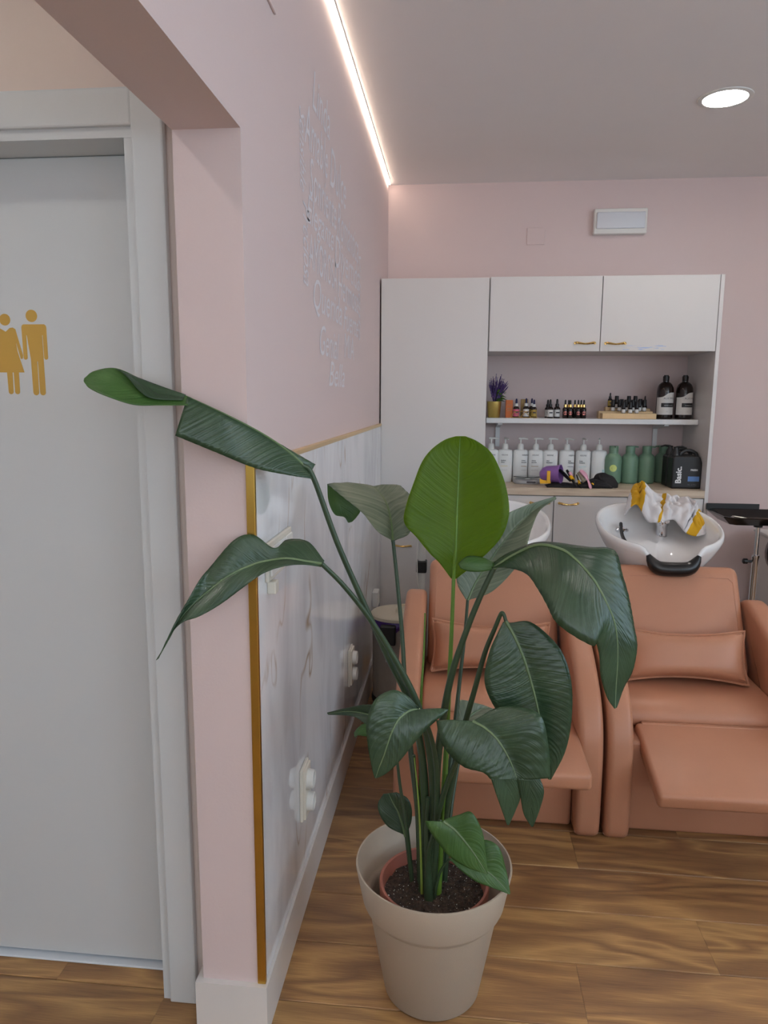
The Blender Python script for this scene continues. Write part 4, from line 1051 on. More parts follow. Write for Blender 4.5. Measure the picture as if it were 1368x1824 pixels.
# 8 broad drooping leaf in front, split tip
A8 = leaf([((777, 1283, 1.415), (842, 1285, 1.42), (852, 1279, 1.425)), ((784, 1318, 1.40), (863, 1296, 1.412), (884, 1261, 1.425)), ((802, 1346, 1.39), (884, 1315, 1.402), (928, 1260, 1.415)), ((828, 1367, 1.382), (902, 1342, 1.394), (964, 1276, 1.40)),
      ((860, 1376, 1.378), (914, 1368, 1.388), (978, 1336, 1.388)), ((874, 1388, 1.375), (921, 1388, 1.383), (980, 1386, 1.38))], 'leaf_dark', 'midrib', bulge=0.12, wave=0.014, ribr=0.0042)
leaf([((874, 1386, 1.375), (898, 1387, 1.38), (922, 1386, 1.383)), ((884, 1416, 1.37), (906, 1415, 1.377), (927, 1418, 1.381)), ((894, 1444, 1.37), (908, 1444, 1.374), (919, 1442, 1.377)), ((903, 1469, 1.37), (905, 1470, 1.37), (907, 1469, 1.37))], 'leaf_dark', None, parent=A8, name='leaf_tip', bulge=0.08)
leaf([((921, 1386, 1.382), (942, 1388, 1.38), (962, 1386, 1.38)), ((927, 1420, 1.379), (946, 1418, 1.376), (969, 1410, 1.375)), ((933, 1450, 1.375), (946, 1448, 1.373), (962, 1440, 1.372)), ((946, 1472, 1.37), (948, 1473, 1.37), (950, 1472, 1.37))], 'leaf_dark', None, parent=A8, name='leaf_tip', bulge=0.08)
stem([(846, 1287, 1.424), (830, 1320, 1.44), (812, 1356, 1.46), (786, 1428, 1.49), (773, 1490, 1.505), (764, 1604, 1.515)], 0.0045, 0.009)
# 9 drooping leaf front left
leaf([((745, 1260, 1.435), (748, 1264, 1.44), (800, 1264, 1.445)), ((728, 1241, 1.435), (730, 1266, 1.43), (786, 1276, 1.43)), ((700, 1229, 1.425), (712, 1279, 1.412), (758, 1301, 1.412)), ((668, 1246, 1.41), (701, 1297, 1.402), (735, 1327, 1.40)),
      ((653, 1285, 1.398), (692, 1320, 1.396), (716, 1351, 1.392)), ((655, 1327, 1.39), (684, 1345, 1.392), (702, 1366, 1.388)), ((662, 1366, 1.388), (675, 1368, 1.39), (686, 1379, 1.387)), ((667, 1385, 1.388), (669, 1386, 1.388), (672, 1386, 1.388))], 'leaf_dark', 'midrib', bulge=0.10, wave=0.012)
stem([(742, 1264, 1.436), (760, 1290, 1.455), (774, 1340, 1.475), (779, 1405, 1.49), (776, 1500, 1.505), (770, 1606, 1.515)], 0.0045, 0.0095)
# 10 leaf poking out to the left behind it
leaf([((700, 1262, 1.59), (702, 1285, 1.59), (704, 1318, 1.58)), ((656, 1255, 1.60), (655, 1272, 1.61), (652, 1290, 1.60)), ((622, 1260, 1.615), (622, 1267, 1.62), (628, 1276, 1.61)), ((583, 1269, 1.64), (583, 1271, 1.64), (585, 1273, 1.64))], 'leaf_dark', 'midrib', bulge=0.1)
leaf([((672, 1300, 1.60), (674, 1308, 1.60), (676, 1318, 1.60)), ((652, 1288, 1.61), (652, 1298, 1.605), (653, 1312, 1.60)), ((638, 1296, 1.615), (638, 1303, 1.61), (638, 1310, 1.605)), ((631, 1305, 1.62), (631, 1309, 1.62), (633, 1314, 1.615))], 'leaf_fresh', None, bulge=0.15, nl=5, na=4)
stem([(702, 1300, 1.59), (712, 1395, 1.575), (724, 1470, 1.565), (736, 1592, 1.56)], 0.0032, 0.006)
# 11 pale leaf behind the middle stems
leaf([((815, 1286, 1.74), (828, 1292, 1.74), (852, 1294, 1.73)), ((811, 1262, 1.76), (838, 1275, 1.76), (868, 1286, 1.74)), ((820, 1247, 1.78), (856, 1264, 1.78), (883, 1273, 1.76)), ((850, 1253, 1.79), (872, 1260, 1.79), (889, 1268, 1.78))], 'leaf_under', 'midrib', bulge=0.1)
stem([(828, 1292, 1.74), (818, 1350, 1.69), (802, 1450, 1.61), (790, 1590, 1.565)], 0.0035, 0.0075)
# 12 small leaf low on the left
leaf([((720, 1487, 1.60), (722, 1490, 1.60), (725, 1486, 1.60)), ((692, 1473, 1.60), (716, 1466, 1.605), (733, 1462, 1.60)), ((677, 1452, 1.60), (709, 1446, 1.61), (733, 1438, 1.605)), ((673, 1432, 1.605), (700, 1430, 1.612), (725, 1421, 1.61)), ((683, 1414, 1.61), (692, 1413, 1.615), (706, 1411, 1.615))], 'leaf_dark', 'midrib', bulge=0.08)
stem([(722, 1488, 1.60), (727, 1530, 1.585), (735, 1592, 1.57)], 0.0022, 0.0032)
# 13 fresh leaf low in front, 14 the one behind it
leaf([((757, 1462, 1.44), (790, 1463, 1.44), (794, 1459, 1.445)), ((764, 1478, 1.435), (809, 1477, 1.435), (818, 1451, 1.445)), ((781, 1502, 1.43), (826, 1496, 1.43), (840, 1447, 1.44)), ((801, 1526, 1.425), (842, 1517, 1.425), (859, 1481, 1.435)), ((832, 1545, 1.42), (856, 1538, 1.42), (865, 1521, 1.425)), ((866, 1557, 1.415), (868, 1558, 1.415), (869, 1556, 1.415))], 'leaf_fresh', 'midrib', bulge=0.10)
stem([(786, 1462, 1.442), (774, 1480, 1.46), (763, 1525, 1.49), (760, 1602, 1.515)], 0.003, 0.0075)
leaf([((800, 1528, 1.485), (802, 1531, 1.49), (806, 1526, 1.495)), ((816, 1546, 1.475), (836, 1536, 1.485), (852, 1497, 1.495)), ((846, 1569, 1.465), (866, 1551, 1.475), (886, 1506, 1.49)), ((876, 1581, 1.462), (889, 1571, 1.468), (901, 1548, 1.48)), ((907, 1593, 1.46), (908, 1593, 1.46), (909, 1590, 1.462))], 'leaf_fresh', 'midrib', bulge=0.10)
stem([(801, 1530, 1.49), (783, 1556, 1.495), (770, 1612, 1.51)], 0.0025, 0.0045)
# pale sheaths clasping the stems
stem([(737, 1345, 1.535), (742, 1420, 1.535), (750, 1500, 1.535), (754, 1602, 1.53)], 0.004, 0.012, 'stem', 'sheath')
stem([(738, 1350, 1.525), (743, 1400, 1.522), (748, 1470, 1.518), (752, 1600, 1.518)], 0.0012, 0.0035, 'sheath', 'sheath')
stem([(797, 1380, 1.53), (790, 1440, 1.53), (784, 1520, 1.53), (778, 1602, 1.525)], 0.003, 0.011, 'stem_young', 'sheath')
stem([(762, 1420, 1.51), (760, 1480, 1.508), (762, 1540, 1.505), (764, 1606, 1.505)], 0.004, 0.0115, 'stem', 'sheath')

# ================================================================== NICHE: COUNTER AND SHELF GOODS
CZ = 0.9646      # worktop surface
ORD = ['first', 'second', 'third', 'fourth', 'fifth', 'sixth', 'seventh', 'eighth', 'ninth', 'tenth']
def pump_head(b, z, turn, s=1.0):
    b.lathe([(0.0, z), (0.018*s, z), (0.018*s, z+0.008), (0.0165*s, z+0.026), (0.012*s, z+0.032), (0.0045*s, z+0.033), (0.0045*s, z+0.058), (0, z+0.058)], 18)
    c_, s_ = math.cos(turn), math.sin(turn)
    b.tube([(-0.012*c_, -0.012*s_, z+0.060), (0.0, 0, z+0.061), (0.02*c_, 0.02*s_, z+0.061), (0.040*c_, 0.040*s_, z+0.057)], [0.005, 0.0062, 0.005, 0.0036], 8)
    return b
PUMP = [(873, 0.05, ('', ''), 'ink_grey', 1), (898, -1.2, ('Radiant', 'Gloss'), 'ink_yellow', 0), (925, 0.1, ('Velvet', 'Smooth'), 'ink_tan', 2), (952, 0.0, ('Velvet', 'Smooth'), 'ink_tan', 0), (978, 0.05, ('Vital', 'Nutrition'), 'ink_grey', 0),
        (1007, -0.6, ('Vital', 'Nutrition'), 'ink_grey', 2), (1036, -1.3, ('Scalp', 'Sensitive'), 'ink_blue', 0), (1064, -1.8, ('', ''), 'ink_blue', 3)]
for i, (u_, turn, words_, band_, mode) in enumerate(PUMP):
    p = onz(u_, 857 + (u_-873)*0.012, CZ)
    t = thing('pump_bottle', 'white pump bottle, %s from the left in the counter row%s' % (ORD[i], '' if i < 7 else ', beside the green ones'), 'bottle', (p.x, min(p.y, 4.15), CZ), 0, 'white pump bottles on the worktop')
    MB().lathe([(0.0, 0), (0.0385, 0), (0.0405, 0.003), (0.0415, 0.168), (0.039, 0.176), (0.030, 0.180), (0.018, 0.1815), (0, 0.1815)], 40, (0, 0, 0), 1, 0.72, pw=3.4).build('body', M['white_bottle'], t, True, angle=50)
    pump_head(MB(), 0.181, turn).build('pump', M['white_plastic'], t, True)
    yf = -0.0302
    x0 = {0: -0.022, 1: -0.012, 2: 0.006, 3: 0.018}[mode]
    if mode < 3:
        text_obj('lettering', 'KEUNE', 0.011, M['ink_grey'], face_front(x0+0.002, yf, 0.148), t)
        if words_[0]:
            text_obj('lettering', words_[0], 0.0088, M['ink_dark'], face_front(x0-0.001, yf, 0.118), t, bold=0.0001)
            text_obj('lettering', words_[1], 0.0088, M['ink_dark'], face_front(x0-0.001, yf, 0.108), t, bold=0.0001)
        wb_ = 0.036 if mode != 2 else 0.03
        MB().box(x0-0.002, x0+wb_, yf-0.0002, yf+0.002, 0.088, 0.0905).build('colour_band', M[band_], t)
        MB().box(x0-0.002, x0+wb_, yf-0.0002, yf+0.002, 0.067, 0.0676).build('print_line', M['ink_grey'], t)
    else:
        MB().box(0.016, 0.038, yf-0.0002, yf+0.012, 0.035, 0.075).build('print_panel', M['ink_blue'], t)
for i, u_ in enumerate((1090, 1119.5, 1149, 1178.5)):
    p = onz(u_, 860.5, CZ) if i < 3 else at(u_, 858, 4.165)
    t = thing('green_bottle', ['sage green bottle with a lime dot, beside the white pump bottles', 'sage green bottle, second of the four on the worktop', 'sage green bottle, third of the four on the worktop', 'sage green bottle, half hidden behind the black canisters'][i],
              'bottle', (p.x, p.y, CZ), 0, 'sage green bottles on the worktop')
    MB().lathe([(0.0, 0), (0.040, 0), (0.0445, 0.006), (0.046, 0.012), (0.0465, 0.130), (0.044, 0.145), (0.036, 0.157), (0.026, 0.164), (0.0245, 0.168), (0.0245, 0.176), (0, 0.176)], 36).build('body', M['sage'], t, True, angle=60)
    b = MB().lathe([(0.0, 0.1765), (0.0252, 0.1765), (0.0252, 0.203), (0.0238, 0.207), (0, 0.207)], 30)
    tn = (-1.5, 0.15, -0.5, 3.0)[i]
    b.tube([(0, 0, 0.203), (0.026*math.cos(tn), 0.026*math.sin(tn), 0.2035), (0.045*math.cos(tn), 0.045*math.sin(tn), 0.2015)], [0.005, 0.0045, 0.0035], 8)
    b.build('pump', M['sage'], t, True, angle=45)
    if i == 0:
        b = MB()
        vs = [(0, 0)] + [(0.0195*math.cos(2*PI*k/24), 0.0195*math.sin(2*PI*k/24)) for k in range(24)]
        b.add([(0.0472*math.sin(q[0]/0.0472-0.16), -0.0472*math.cos(q[0]/0.0472-0.16), 0.087+q[1]) for q in vs], [(0, k+1, (k+1) % 24+1) for k in range(24)])
        b.build('round_sticker', M['lime_dot'], t)

# black canisters
def canister(x0, x1, y0, y1, label, front):
    t = thing('canister', label, 'canister', ((x0+x1)/2, (y0+y1)/2, CZ), 0, 'black shampoo canisters')
    hx, hy = (x1-x0)/2, (y1-y0)/2
    b = MB()
    b.prism([(-hx, 0.006), (-hx+0.006, 0), (hx-0.006, 0), (hx, 0.006), (hx+0.002, 0.125), (hx-0.012, 0.165), (hx-0.022, 0.172), (-hx+0.01, 0.172), (-hx, 0.16)], 'y', -hy, hy)
    bm = bmesh.new(); me = b.mesh('body', None); bm.from_mesh(me)
    bmesh.ops.bevel(bm, geom=[e_ for e_ in bm.edges if abs(e_.verts[0].co.y-e_.verts[1].co.y) < 1e-6], offset=0.010, segments=3, profile=0.5, affect='EDGES')
    bm.to_mesh(me); bm.free(); me.materials.append(M['black_plastic'])
    o = bpy.data.objects.new('body', me); col.objects.link(o); o.parent = t
    MB().tube(catmull([(hx-0.018, 0, 0.150), (hx-0.022, 0, 0.180), (hx-0.05, 0, 0.196), (0.0, 0, 0.197), (-0.022, 0, 0.184), (-0.035, 0, 0.166)], 6), 0.0075, 8, 1.3).build('carry_handle', M['black_plastic'], t, True)
    b = MB().lathe([(0.0, 0.168), (0.023, 0.168), (0.021, 0.188), (0.012, 0.205), (0.014, 0.216), (0, 0.218)], 18, (-hx+0.026, 0, 0))
    a = -0.15 if front else 3.2
    b.tube([(-hx+0.026, 0, 0.214), (-hx+0.026+0.03*math.cos(a), 0.03*math.sin(a), 0.218), (-hx+0.026+0.052*math.cos(a), 0.052*math.sin(a), 0.211)], [0.006, 0.005, 0.0035], 8)
    b.build('pump', M['black_plastic'], t, True)
    if front:
        yf = -hy-0.0006
        text_obj('lettering', 'Basic.', 0.040, M['ink_white'], Matrix.Translation((-0.030, yf, 0.028)) @ Matrix.Rotation(PI/2, 4, 'X') @ Matrix.Rotation(PI/2, 4, 'Z'), t, bold=0.0012)
        text_obj('lettering', 'FRESH', 0.013, M['ink_white'], face_front(0.016, yf, 0.095), t, bold=0.0005)
        MB().box(0.005, 0.062, yf-0.0002, yf+0.001, 0.040, 0.066).build('print_panel', M['blue_print'], t)
        text_obj('lettering', '1.5L  50.7 fl oz', 0.008, M['ink_grey'], face_front(0.003, yf, 0.020), t)
    return t
pf = onz(1222, 871, CZ)
canister(pf.x-0.076, pf.x+0.076, pf.y, pf.y+0.095, 'black square canister lettered Basic at the front of the worktop', True)
canister(pf.x-0.078, pf.x+0.074, pf.y+0.100, pf.y+0.190, 'black canister standing behind the lettered one', False)

# kitchen-type scale with glass plate
p = onz(940, 862, CZ)
t = thing('digital_scale', 'small grey digital scale with a clear glass plate on the worktop', 'scale', (p.x, p.y+0.03, CZ))
MB().lathe([(0, 0), (0.072, 0), (0.076, 0.006), (0.072, 0.018), (0.064, 0.024), (0, 0.025)], 36, (0, 0, 0), 1.0, 0.62, pw=3).build('housing', M['scale_grey'], t, True, angle=50)
MB().lathe([(0, 0.0245), (0.016, 0.0245), (0.016, 0.033), (0, 0.033)], 20).build('post', M['white_plastic'], t, True)
MB().lathe([(0, 0.0335), (0.077, 0.0365), (0.078, 0.038), (0.076, 0.0395), (0, 0.037)], 36, (0, 0, 0), 1, 0.7).build('glass_plate', M['glass'], t, True)
MB().rbox(-0.008, 0.04, -0.0478, -0.044, 0.0065, 0.0155, 0.0008, 1).build('display', M['ink_dark'], t)

# tool roll with brushes
yy = 3.86
def cp(u_, v_, y_=yy): return at(u_, v_, y_)
p0 = onz(972, 866, CZ); p1 = onz(1085, 868, CZ)
b = MB()
def rollf(i, j):
    x = lerp(p0.x, p1.x+0.004, i); a = PI*j
    h = 0.020 + 0.012*mnoise.noise(Vector((i*6, 0, 2))) + (0.028*max(0, min(1, (i-0.55)*5)) if i > 0.55 else 0)
    h *= min(1, 8*i+0.15, 8*(1-i)+0.2)
    yb = lerp(3.815, 3.93, (1-math.cos(a))/2)
    return (x, yb + 0.006*mnoise.noise(Vector((i*9, j*3, 5))), CZ + 0.001 + h*math.sin(a)**0.7 + (0.003*mnoise.noise(Vector((i*20, j*8, 9))) if 0 < j < 1 else 0))
b.grid(rollf, 44, 14)
o = b.build('tool_pouch', M['black_cloth'], None, True); so = o.modifiers.new('thickness', 'SOLIDIFY'); so.thickness = 0.003
tag(o, 'lumpy black cloth tool pouch lying along the worktop edge', 'pouch')
# purple shell with yellow strap
t = thing('tint_bowl', 'purple plastic tint bowl lying on its side with a yellow clip', 'bowl', (0, 0, 0))
c0 = at(982, 846, 3.88)
b = MB().lathe([(0.0, -0.062), (0.018, -0.060), (0.036, -0.046), (0.044, -0.020), (0.046, 0.035), (0.050, 0.048), (0.0505, 0.052), (0.047, 0.052), (0.042, 0.034), (0.040, -0.018), (0.032, -0.042), (0.015, -0.055), (0, -0.057)], 32)
R_ = Matrix.Translation(c0) @ Matrix.Rotation(math.radians(-24), 4, 'Z') @ Matrix.Rotation(math.radians(86), 4, 'Y')
b.v = [tuple(R_ @ Vector(q)) for q in b.v]
zmin = min(q[2] for q in b.v); dz_ = CZ + 0.018 - zmin
b.v = [(q[0], q[1], q[2]+dz_) for q in b.v]
b.build('shell', M['purple'], t, True, angle=50)
q0 = at(978, 839, 3.805); q1 = at(978, 860, 3.805)
MB().rbox(q0.x-0.009, q0.x+0.009, 3.812, 3.818, q1.z, q0.z, 0.002, 2).build('clip', M['yellow'], t)
q2 = at(962, 853, 3.81); q3 = at(974, 862, 3.81)
MB().prism([(q2.x, q2.z), (q2.x+0.002, q3.z), (q0.x+0.012, q3.z+0.002), (q0.x+0.012, q3.z+0.016), (q2.x+0.02, q3.z+0.018)], 'y', 3.819, 3.828).build('clip', M['yellow'], t)
# pink hair brush
t = thing('hair_brush', 'pink paddle hair brush leaning on the black pouch', 'brush', (0, 0, 0))
ppts = catmull([at(1034, 838, 3.86), at(1041, 845, 3.845), at(1046, 853, 3.832), at(1050, 862, 3.818), at(1052, 871, 3.792)], 6); n = len(ppts)
MB().tube(ppts, [0.013, 0.016, 0.018, 0.019, 0.0195, 0.0195, 0.019, 0.018, 0.017, 0.015, 0.013, 0.011, 0.0095, 0.009, 0.0085, 0.009, 0.009, 0.0095, 0.0105, 0.011, 0.0115, 0.0115, 0.011, 0.009, 0.006][:n], 10, 0.55).build('handle', M['pink_plastic'], t, True)
bp_ = catmull([at(1031, 842, 3.862), at(1036, 850, 3.845), at(1041, 858, 3.834)], 6)
MB().tube(bp_, [0.011]*len(bp_), 8, 0.9).build('bristle_bed', M['bristle'], t, True)
# slim brushes
def slim(u0, v0, y0, u1, v1, y1, rm, label, ring=None, rr0=0.005):
    a, c_ = at(u0, v0, y0), at(u1, v1, y1)
    t = thing('tint_brush', label, 'brush', (0, 0, 0), 0, 'brushes on the pouch')
    MB().tube([a, a.lerp(c_, 0.5), c_], [rr0, rr0*1.1, rr0*0.8], 8).build('handle', M[rm], t, True)
    if ring:
        MB().tube([a.lerp(c_, 0.42), a.lerp(c_, 0.62)], [rr0*1.7, rr0*1.7], 12).build('ring', M[ring], t, True)
slim(1010, 838, 3.90, 1026, 866, 3.80, 'black_plastic', 'black brush with a broad yellow ring in the middle of the pouch', 'yellow', 0.007)
slim(1027, 846, 3.90, 1036, 872, 3.795, 'black_plastic', 'thin black brush with a narrow yellow ring beside the pink brush', 'yellow', 0.004)
slim(996, 836, 3.91, 1016, 856, 3.83, 'black_plastic', 'wide black comb sticking up from the pouch', None, 0.009)
slim(1015, 842, 3.875, 1019, 850, 3.855, 'pink_plastic', 'short pink and white brush tip showing above the pouch', None, 0.009)
slim(1052, 866, 3.815, 1059, 858, 3.82, 'black_plastic', 'little black brush with yellow ring right of the pink brush', 'yellow', 0.004)
p = onz(1068, 862, CZ)
b = MB()
def capf(i, j):
    a = 2*PI*j; th = PI*0.5*i
    r_ = math.sin(th)
    x = 0.066*r_*math.cos(a); y_ = 0.05*r_*math.sin(a); z = 0.072*math.cos(th)**0.6 if th < PI/2-1e-4 else 0
    q = mnoise.noise(Vector((x*30, y_*30, z*30)))*0.007
    return (p.x + x + q, 3.875 + y_ + q, CZ + 0.001 + z*(1-0.25*x/0.066) + max(0, q*0.6))
b.grid(capf, 12, 40)
tag(b.build('black_cap', M['black_cloth'], None, True), 'soft black cloth cap slumped at the right end of the pouch', 'cap')

# ---------------- shelf goods
def shelf_pt(u_, y_): return at(u_, 747, y_)
def dropper(u_, y_, h, r_, label, lab='label_white', body='amber', collar='black_plastic', bulb='black_plastic', dot=False, group=None, z=None, name='serum_bottle', x=None):
    xx = at(u_, 745, y_).x if x is None else x
    t = thing(name, label, 'bottle', (xx, y_, SZ+0.0003 if z is None else z), 0, group)
    hb_ = h*0.60
    MB().lathe([(0, 0), (r_*0.94, 0), (r_, r_*0.08), (r_, hb_*0.84), (r_*0.8, hb_*0.95), (r_*0.45, hb_), (0, hb_)], 20).build('body', M[body], t, True, angle=50)
    MB().lathe([(0, hb_), (r_*0.60, hb_), (r_*0.58, hb_+h*0.14), (r_*0.34, hb_+h*0.15), (0, hb_+h*0.15)], 16).build('collar', M[collar], t, True, angle=50)
    MB().lathe([(0, hb_+h*0.15), (r_*0.36, hb_+h*0.15), (r_*0.33, hb_+h*0.32), (r_*0.22, h*0.985), (0, h)], 14).build('dropper_bulb', M[bulb], t, True, angle=60)
    if dot:
        vs = [(0, 0)] + [(r_*0.72*math.cos(2*PI*k/20), r_*0.72*math.sin(2*PI*k/20)) for k in range(20)]
        rr_ = r_*1.02
        MB().add([(rr_*math.sin(q[0]/rr_), -rr_*math.cos(q[0]/rr_), hb_*0.46+q[1]) for q in vs], [(0, k+1, (k+1) % 20+1) for k in range(20)]).build('round_label', M['coral_dot'], t)
    elif lab:
        MB().lathe([(r_*1.015, hb_*0.12), (r_*1.015, hb_*0.74)], 18, (0, 0, 0), a0=-PI*0.95, a1=-PI*0.05).build('label', M[lab], t, True)
        MB().lathe([(r_*1.03, hb_*0.42), (r_*1.03, hb_*0.54)], 10, (0, 0, 0), a0=-PI*0.62, a1=-PI*0.25).build('label_print', M['ink_dark'], t, True)
    return t
# lavender
c0 = at(879.5, 745, 4.06)
t = thing('lavender_plant', 'artificial purple lavender in a small gold pot on the shelf', 'plant', (c0.x, 4.06, SZ))
MB().lathe([(0, 0), (0.031, 0), (0.033, 0.003), (0.040, 0.088), (0.0385, 0.089), (0.037, 0.086), (0.034, 0.08), (0, 0.08)], 28).build('pot', M['gold_pot'], t, True, angle=50)
for k in range(44):
    a = random.uniform(0, 2*PI); q = random.random(); lean = 0.02 + 0.05*q; h_ = 0.235 - 0.065*q + random.uniform(-0.02, 0.015)
    dx, dy = math.cos(a)*lean + 0.015, math.sin(a)*lean*0.8
    if c0.x + dx < 0.168: dx = 0.168 - c0.x + random.uniform(0, 0.006)
    P = catmull([(dx*0.15, dy*0.15, 0.08), (dx*0.5, dy*0.5, 0.08+(h_-0.08)*0.5), (dx, dy, h_)], 8); n = len(P)
    MB().tube(P, [0.0012 if i < 5 else 0.0060*(0.7+0.5*math.sin(i*2.4))*(1.15-i/n) + 0.0008 for i in range(n)], 6).build('flower_spike', M['lavender'], t, True)
for k in range(22):
    a = random.uniform(-1.1, 0.9); L_ = random.uniform(0.035, 0.075); h_ = random.uniform(0.09, 0.15)
    dx, dy = math.cos(a)*L_, math.sin(a)*L_*0.7
    P = [(0.01, 0, 0.085), (dx*0.6, dy*0.6, h_), (dx, dy, h_-0.004)]
    MB().tube(catmull(P, 4), [0.001, 0.002, 0.005, 0.008, 0.011, 0.011, 0.009, 0.006, 0.001], 6, 0.3).build('leaf', M['herb_green'], t, True)
def carton(u0, u1, v0, y_, dep, mat, label, print_=True):
    a, c_ = at(u0, 740, y_), at(u1, 740, y_); h_ = at(u0, v0, y_).z - SZ
    t = thing('carton', label, 'box', ((a.x+c_.x)/2, y_, SZ))
    hw = (c_.x-a.x)/2
    MB().rbox(-hw, hw, 0, dep, 0.0002, h_, 0.001, 1).build('box', M[mat], t)
    for zz in (0.72, 0.52, 0.40): MB().box(-hw*0.6, hw*0.6, -0.0008, 0.001, h_*zz, h_*zz+0.002).build('print_line', M['ink_tan'], t)
carton(900.5, 913, 712.5, 4.05, 0.04, 'orange_box', 'tall orange carton beside the lavender pot')
carton(927.5, 940, 711, 4.12, 0.03, 'gold_box', 'tall dull gold carton behind the wire tray')
dropper(919, 4.045, 0.105, 0.0165, 'small dropper bottle with a pink label in the wire tray', 'label_pink', 'amber', 'white_plastic', 'navy', group='droppers in the wire tray')
dropper(936.5, 4.045, 0.107, 0.0165, 'small dropper bottle with a white label in the wire tray', 'label_white', 'amber', 'white_plastic', 'navy', group='droppers in the wire tray')
dropper(946.5, 4.075, 0.107, 0.0165, 'small dropper bottle with a gold label, rear one at the wire tray', 'label_gold', 'amber', 'white_plastic', 'navy', group='droppers in the wire tray')
dropper(950.5, 4.035, 0.100, 0.0155, 'small dropper bottle with a gold label, right front in the wire tray', 'label_gold', 'amber', 'white_plastic', 'navy', group='droppers in the wire tray')
t = thing('wire_tray', 'thin gold wire geometric tray holding dropper bottles', 'tray', (0, 0, 0))
xa, xb = at(909, 745, 4.0).x, at(956, 745, 4.0).x
yf_, yr_ = 4.000, 4.10
zb_, zt_ = SZ+0.0025, SZ+0.035
def wire(*pts): MB().tube(pts, 0.0019, 6).build('wire', M['handle_gold'], t, True)
wire((xa, yf_, zb_), (xb, yf_, zb_)); wire((xa, yr_, zb_), (xb, yr_, zb_)); wire((xa, yf_, zb_), (xa, yr_, zb_)); wire((xb, yf_, zb_), (xb, yr_, zb_))
wire((xa+0.018, yf_, zt_), (xb-0.004, yf_, zt_)); wire((xa+0.018, yr_, zt_), (xb-0.004, yr_, zt_))
xm = (xa+xb)/2
for q in ((xa, xa+0.02), (xa+0.02, xm-0.018), (xm-0.018, xm+0.008), (xm+0.008, xm+0.04), (xb-0.004, xb)):
    up = q[0] in (xa+0.02, xm+0.008, xb-0.004)
    wire((q[0], yf_, zt_ if up else zb_), (q[1], yf_, zb_ if up else zt_))
dropper(975, 4.10, 0.100, 0.0165, 'dark dropper bottle with white label, rear left of the three', group='dark droppers with white labels')
dropper(979.5, 4.03, 0.102, 0.0165, 'dark dropper bottle with white label, front of the three', group='dark droppers with white labels')
dropper(991.5, 4.05, 0.104, 0.0175, 'dark dropper bottle with white label, right one of the three', group='dark droppers with white labels')
for i, (u_, y_) in enumerate(((1006, 4.03), (1015, 4.028), (1029, 4.028), (1039, 4.03), (1012, 4.075), (1023, 4.08), (1034, 4.075))):
    rowl = ('%s from the left in the front row' % ORD[i]) if i < 4 else ('%s from the left in the rear row' % ORD[i-4])
    dropper(u_, y_, 0.100, 0.0140, 'dark dropper bottle with gold collar, %s' % rowl, None, 'amber', 'handle_gold', 'black_plastic', dot=i < 4, group='dark droppers with gold collars')
# wooden stepped rack
xa, xb = at(1073, 745, 3.985).x, at(1169, 745, 3.985).x
t = thing('bottle_rack', 'pale wooden two-step rack full of little bottles on the shelf', 'rack', (0, 0, 0))
MB().rbox(xa, xb, 3.985, 4.045, SZ+0.0003, SZ+0.030, 0.001, 1).build('front_step', M['pine'], t)
xa2 = at(1066, 745, 4.045).x
MB().rbox(xa2, xb-0.004, 4.0455, 4.100, SZ+0.0003, SZ+0.040, 0.001, 1).build('rear_step', M['pine'], t)
MB().rbox(at(1078, 745, 4.10).x, at(1088, 745, 4.10).x, 4.1005, 4.145, SZ+0.0003, SZ+0.062, 0.001, 1).build('block', M['pine'], t)
MB().rbox(at(1092, 745, 4.10).x, xb-0.004, 4.1005, 4.145, SZ+0.0003, SZ+0.055, 0.001, 1).build('top_step', M['pine'], t)
def vial(u_, y_, zbase, h, label):
    xx = at(u_, 740, y_).x
    t = thing('vial', label, 'bottle', (xx, y_, zbase+0.0003), 0, 'black-capped vials on the wooden rack')
    r_ = 0.0105
    MB().lathe([(0, 0), (r_, 0.0), (r_, h*0.40), (r_*0.6, h*0.47), (0, h*0.47)], 16).build('body', M['amber'], t, True, angle=50)
    MB().lathe([(r_*1.03, h*0.05), (r_*1.03, h*0.33)], 12, (0, 0, 0), a0=-PI*0.95, a1=-PI*0.05).build('label', M['label_white'], t, True)
    MB().lathe([(0, h*0.45), (r_*1.08, h*0.45), (r_*1.0, h*0.97), (r_*0.9, h), (0, h)], 16).build('cap', M['black_plastic'], t, True, angle=50)
for i, u_ in enumerate((1110, 1122, 1133.5)): vial(u_, 4.012, SZ+0.030, 0.062, 'black-capped vial, %s from the left in the lowest row of the rack' % ORD[i])
for i, u_ in enumerate((1091, 1102.5, 1114, 1126, 1138, 1146.5)): vial(u_, 4.072, SZ+0.040, 0.062, 'black-capped vial, %s from the left in the middle row of the rack' % ORD[i])
for i, u_ in enumerate((1097, 1106, 1118.5, 1130, 1139)): vial(u_, 4.122, SZ+0.055, (0.068, 0.05, 0.068, 0.068, 0.052)[i], 'black-capped vial, %s from the left in the top row of the rack' % ORD[i])
dropper(1085, 4.122, 0.078, 0.0125, 'dropper bottle with olive label on the wooden block at the rack', 'label_gold', z=SZ+0.0623)
dropper(1147, 4.185, 0.125, 0.0125, 'tall dark dropper bottle behind the right end of the rack', None)
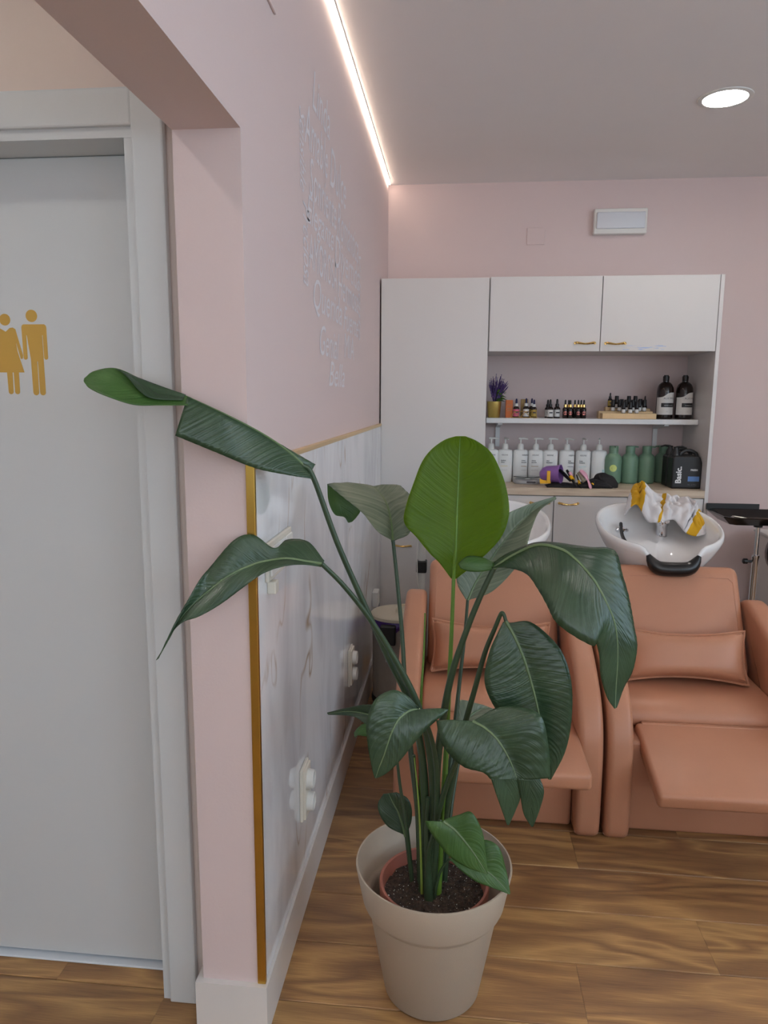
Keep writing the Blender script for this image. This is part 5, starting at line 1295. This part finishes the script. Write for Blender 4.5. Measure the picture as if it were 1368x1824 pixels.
# big dark bottles
for i, (u_, tw) in enumerate(((1182, 0.25), (1216, 0.55))):
    c0 = at(u_, 745, 4.06)
    t = thing('shampoo_bottle', ['large dark bottle with wavy white label, left of the pair on the shelf', 'large dark bottle with wavy white label, right of the pair by the side panel'][i], 'bottle', (c0.x, 4.06, SZ), 0, 'large dark shampoo bottles')
    R0 = 0.0435
    MB().lathe([(0, 0.0003), (0.040, 0.0003), (0.043, 0.004), (R0, 0.01), (R0, 0.150), (0.041, 0.168), (0.034, 0.184), (0.024, 0.194), (0.0155, 0.198), (0.0155, 0.202), (0, 0.202)], 40).build('body', M['amber'], t, True, angle=60)
    MB().lathe([(0, 0.2025), (0.0155, 0.2025), (0.0165, 0.222), (0.0165, 0.228), (0.0125, 0.229), (0.0125, 0.234), (0, 0.234)], 24).build('cap', M['black_plastic'], t, True, angle=50)
    b = MB(); Rl = R0*1.012
    def lab(i_, j_):
        a = -PI/2 - 1.45 + 2.9*i_ + tw*0.3
        top = 0.142 - 0.026/(1+math.exp((i_-0.42)*16))
        return (Rl*math.cos(a), Rl*math.sin(a), lerp(0.024, top, j_))
    b.grid(lab, 40, 3).build('label', M['label_white'], t, True)
    b = MB(); Rk = R0*1.018
    def blk(i_, j_):
        a = -PI/2 - 0.78 + tw*0.5 + i_*(2.1-tw*0.5); return (Rk*math.cos(a), Rk*math.sin(a), lerp(0.064, 0.086, j_))
    b.grid(blk, 24, 1).build('label_band', M['black_plastic'], t, True)
    def bent(txt, size, mat, a0, z, **kw):
        me = text_mesh(txt, size, depth=0.0, **kw)
        for q in me.vertices:
            a = -PI/2 + a0 + q.co.x/Rk; q.co = Vector((Rk*1.004*math.cos(a), Rk*1.004*math.sin(a), z+q.co.y))
        me.materials.append(M[mat]); o = bpy.data.objects.new('lettering', me); col.objects.link(o); o.parent = t
    bent('ALKYMIA', 0.0135, 'ink_dark', -0.55+tw*0.6, 0.106, space=1.25)
    bent('MOMENTO DE LUZ', 0.006, 'ink_white', -0.45+tw*0.6, 0.071)
    bent('1 L', 0.007, 'ink_grey', -0.2+tw*0.6, 0.038)
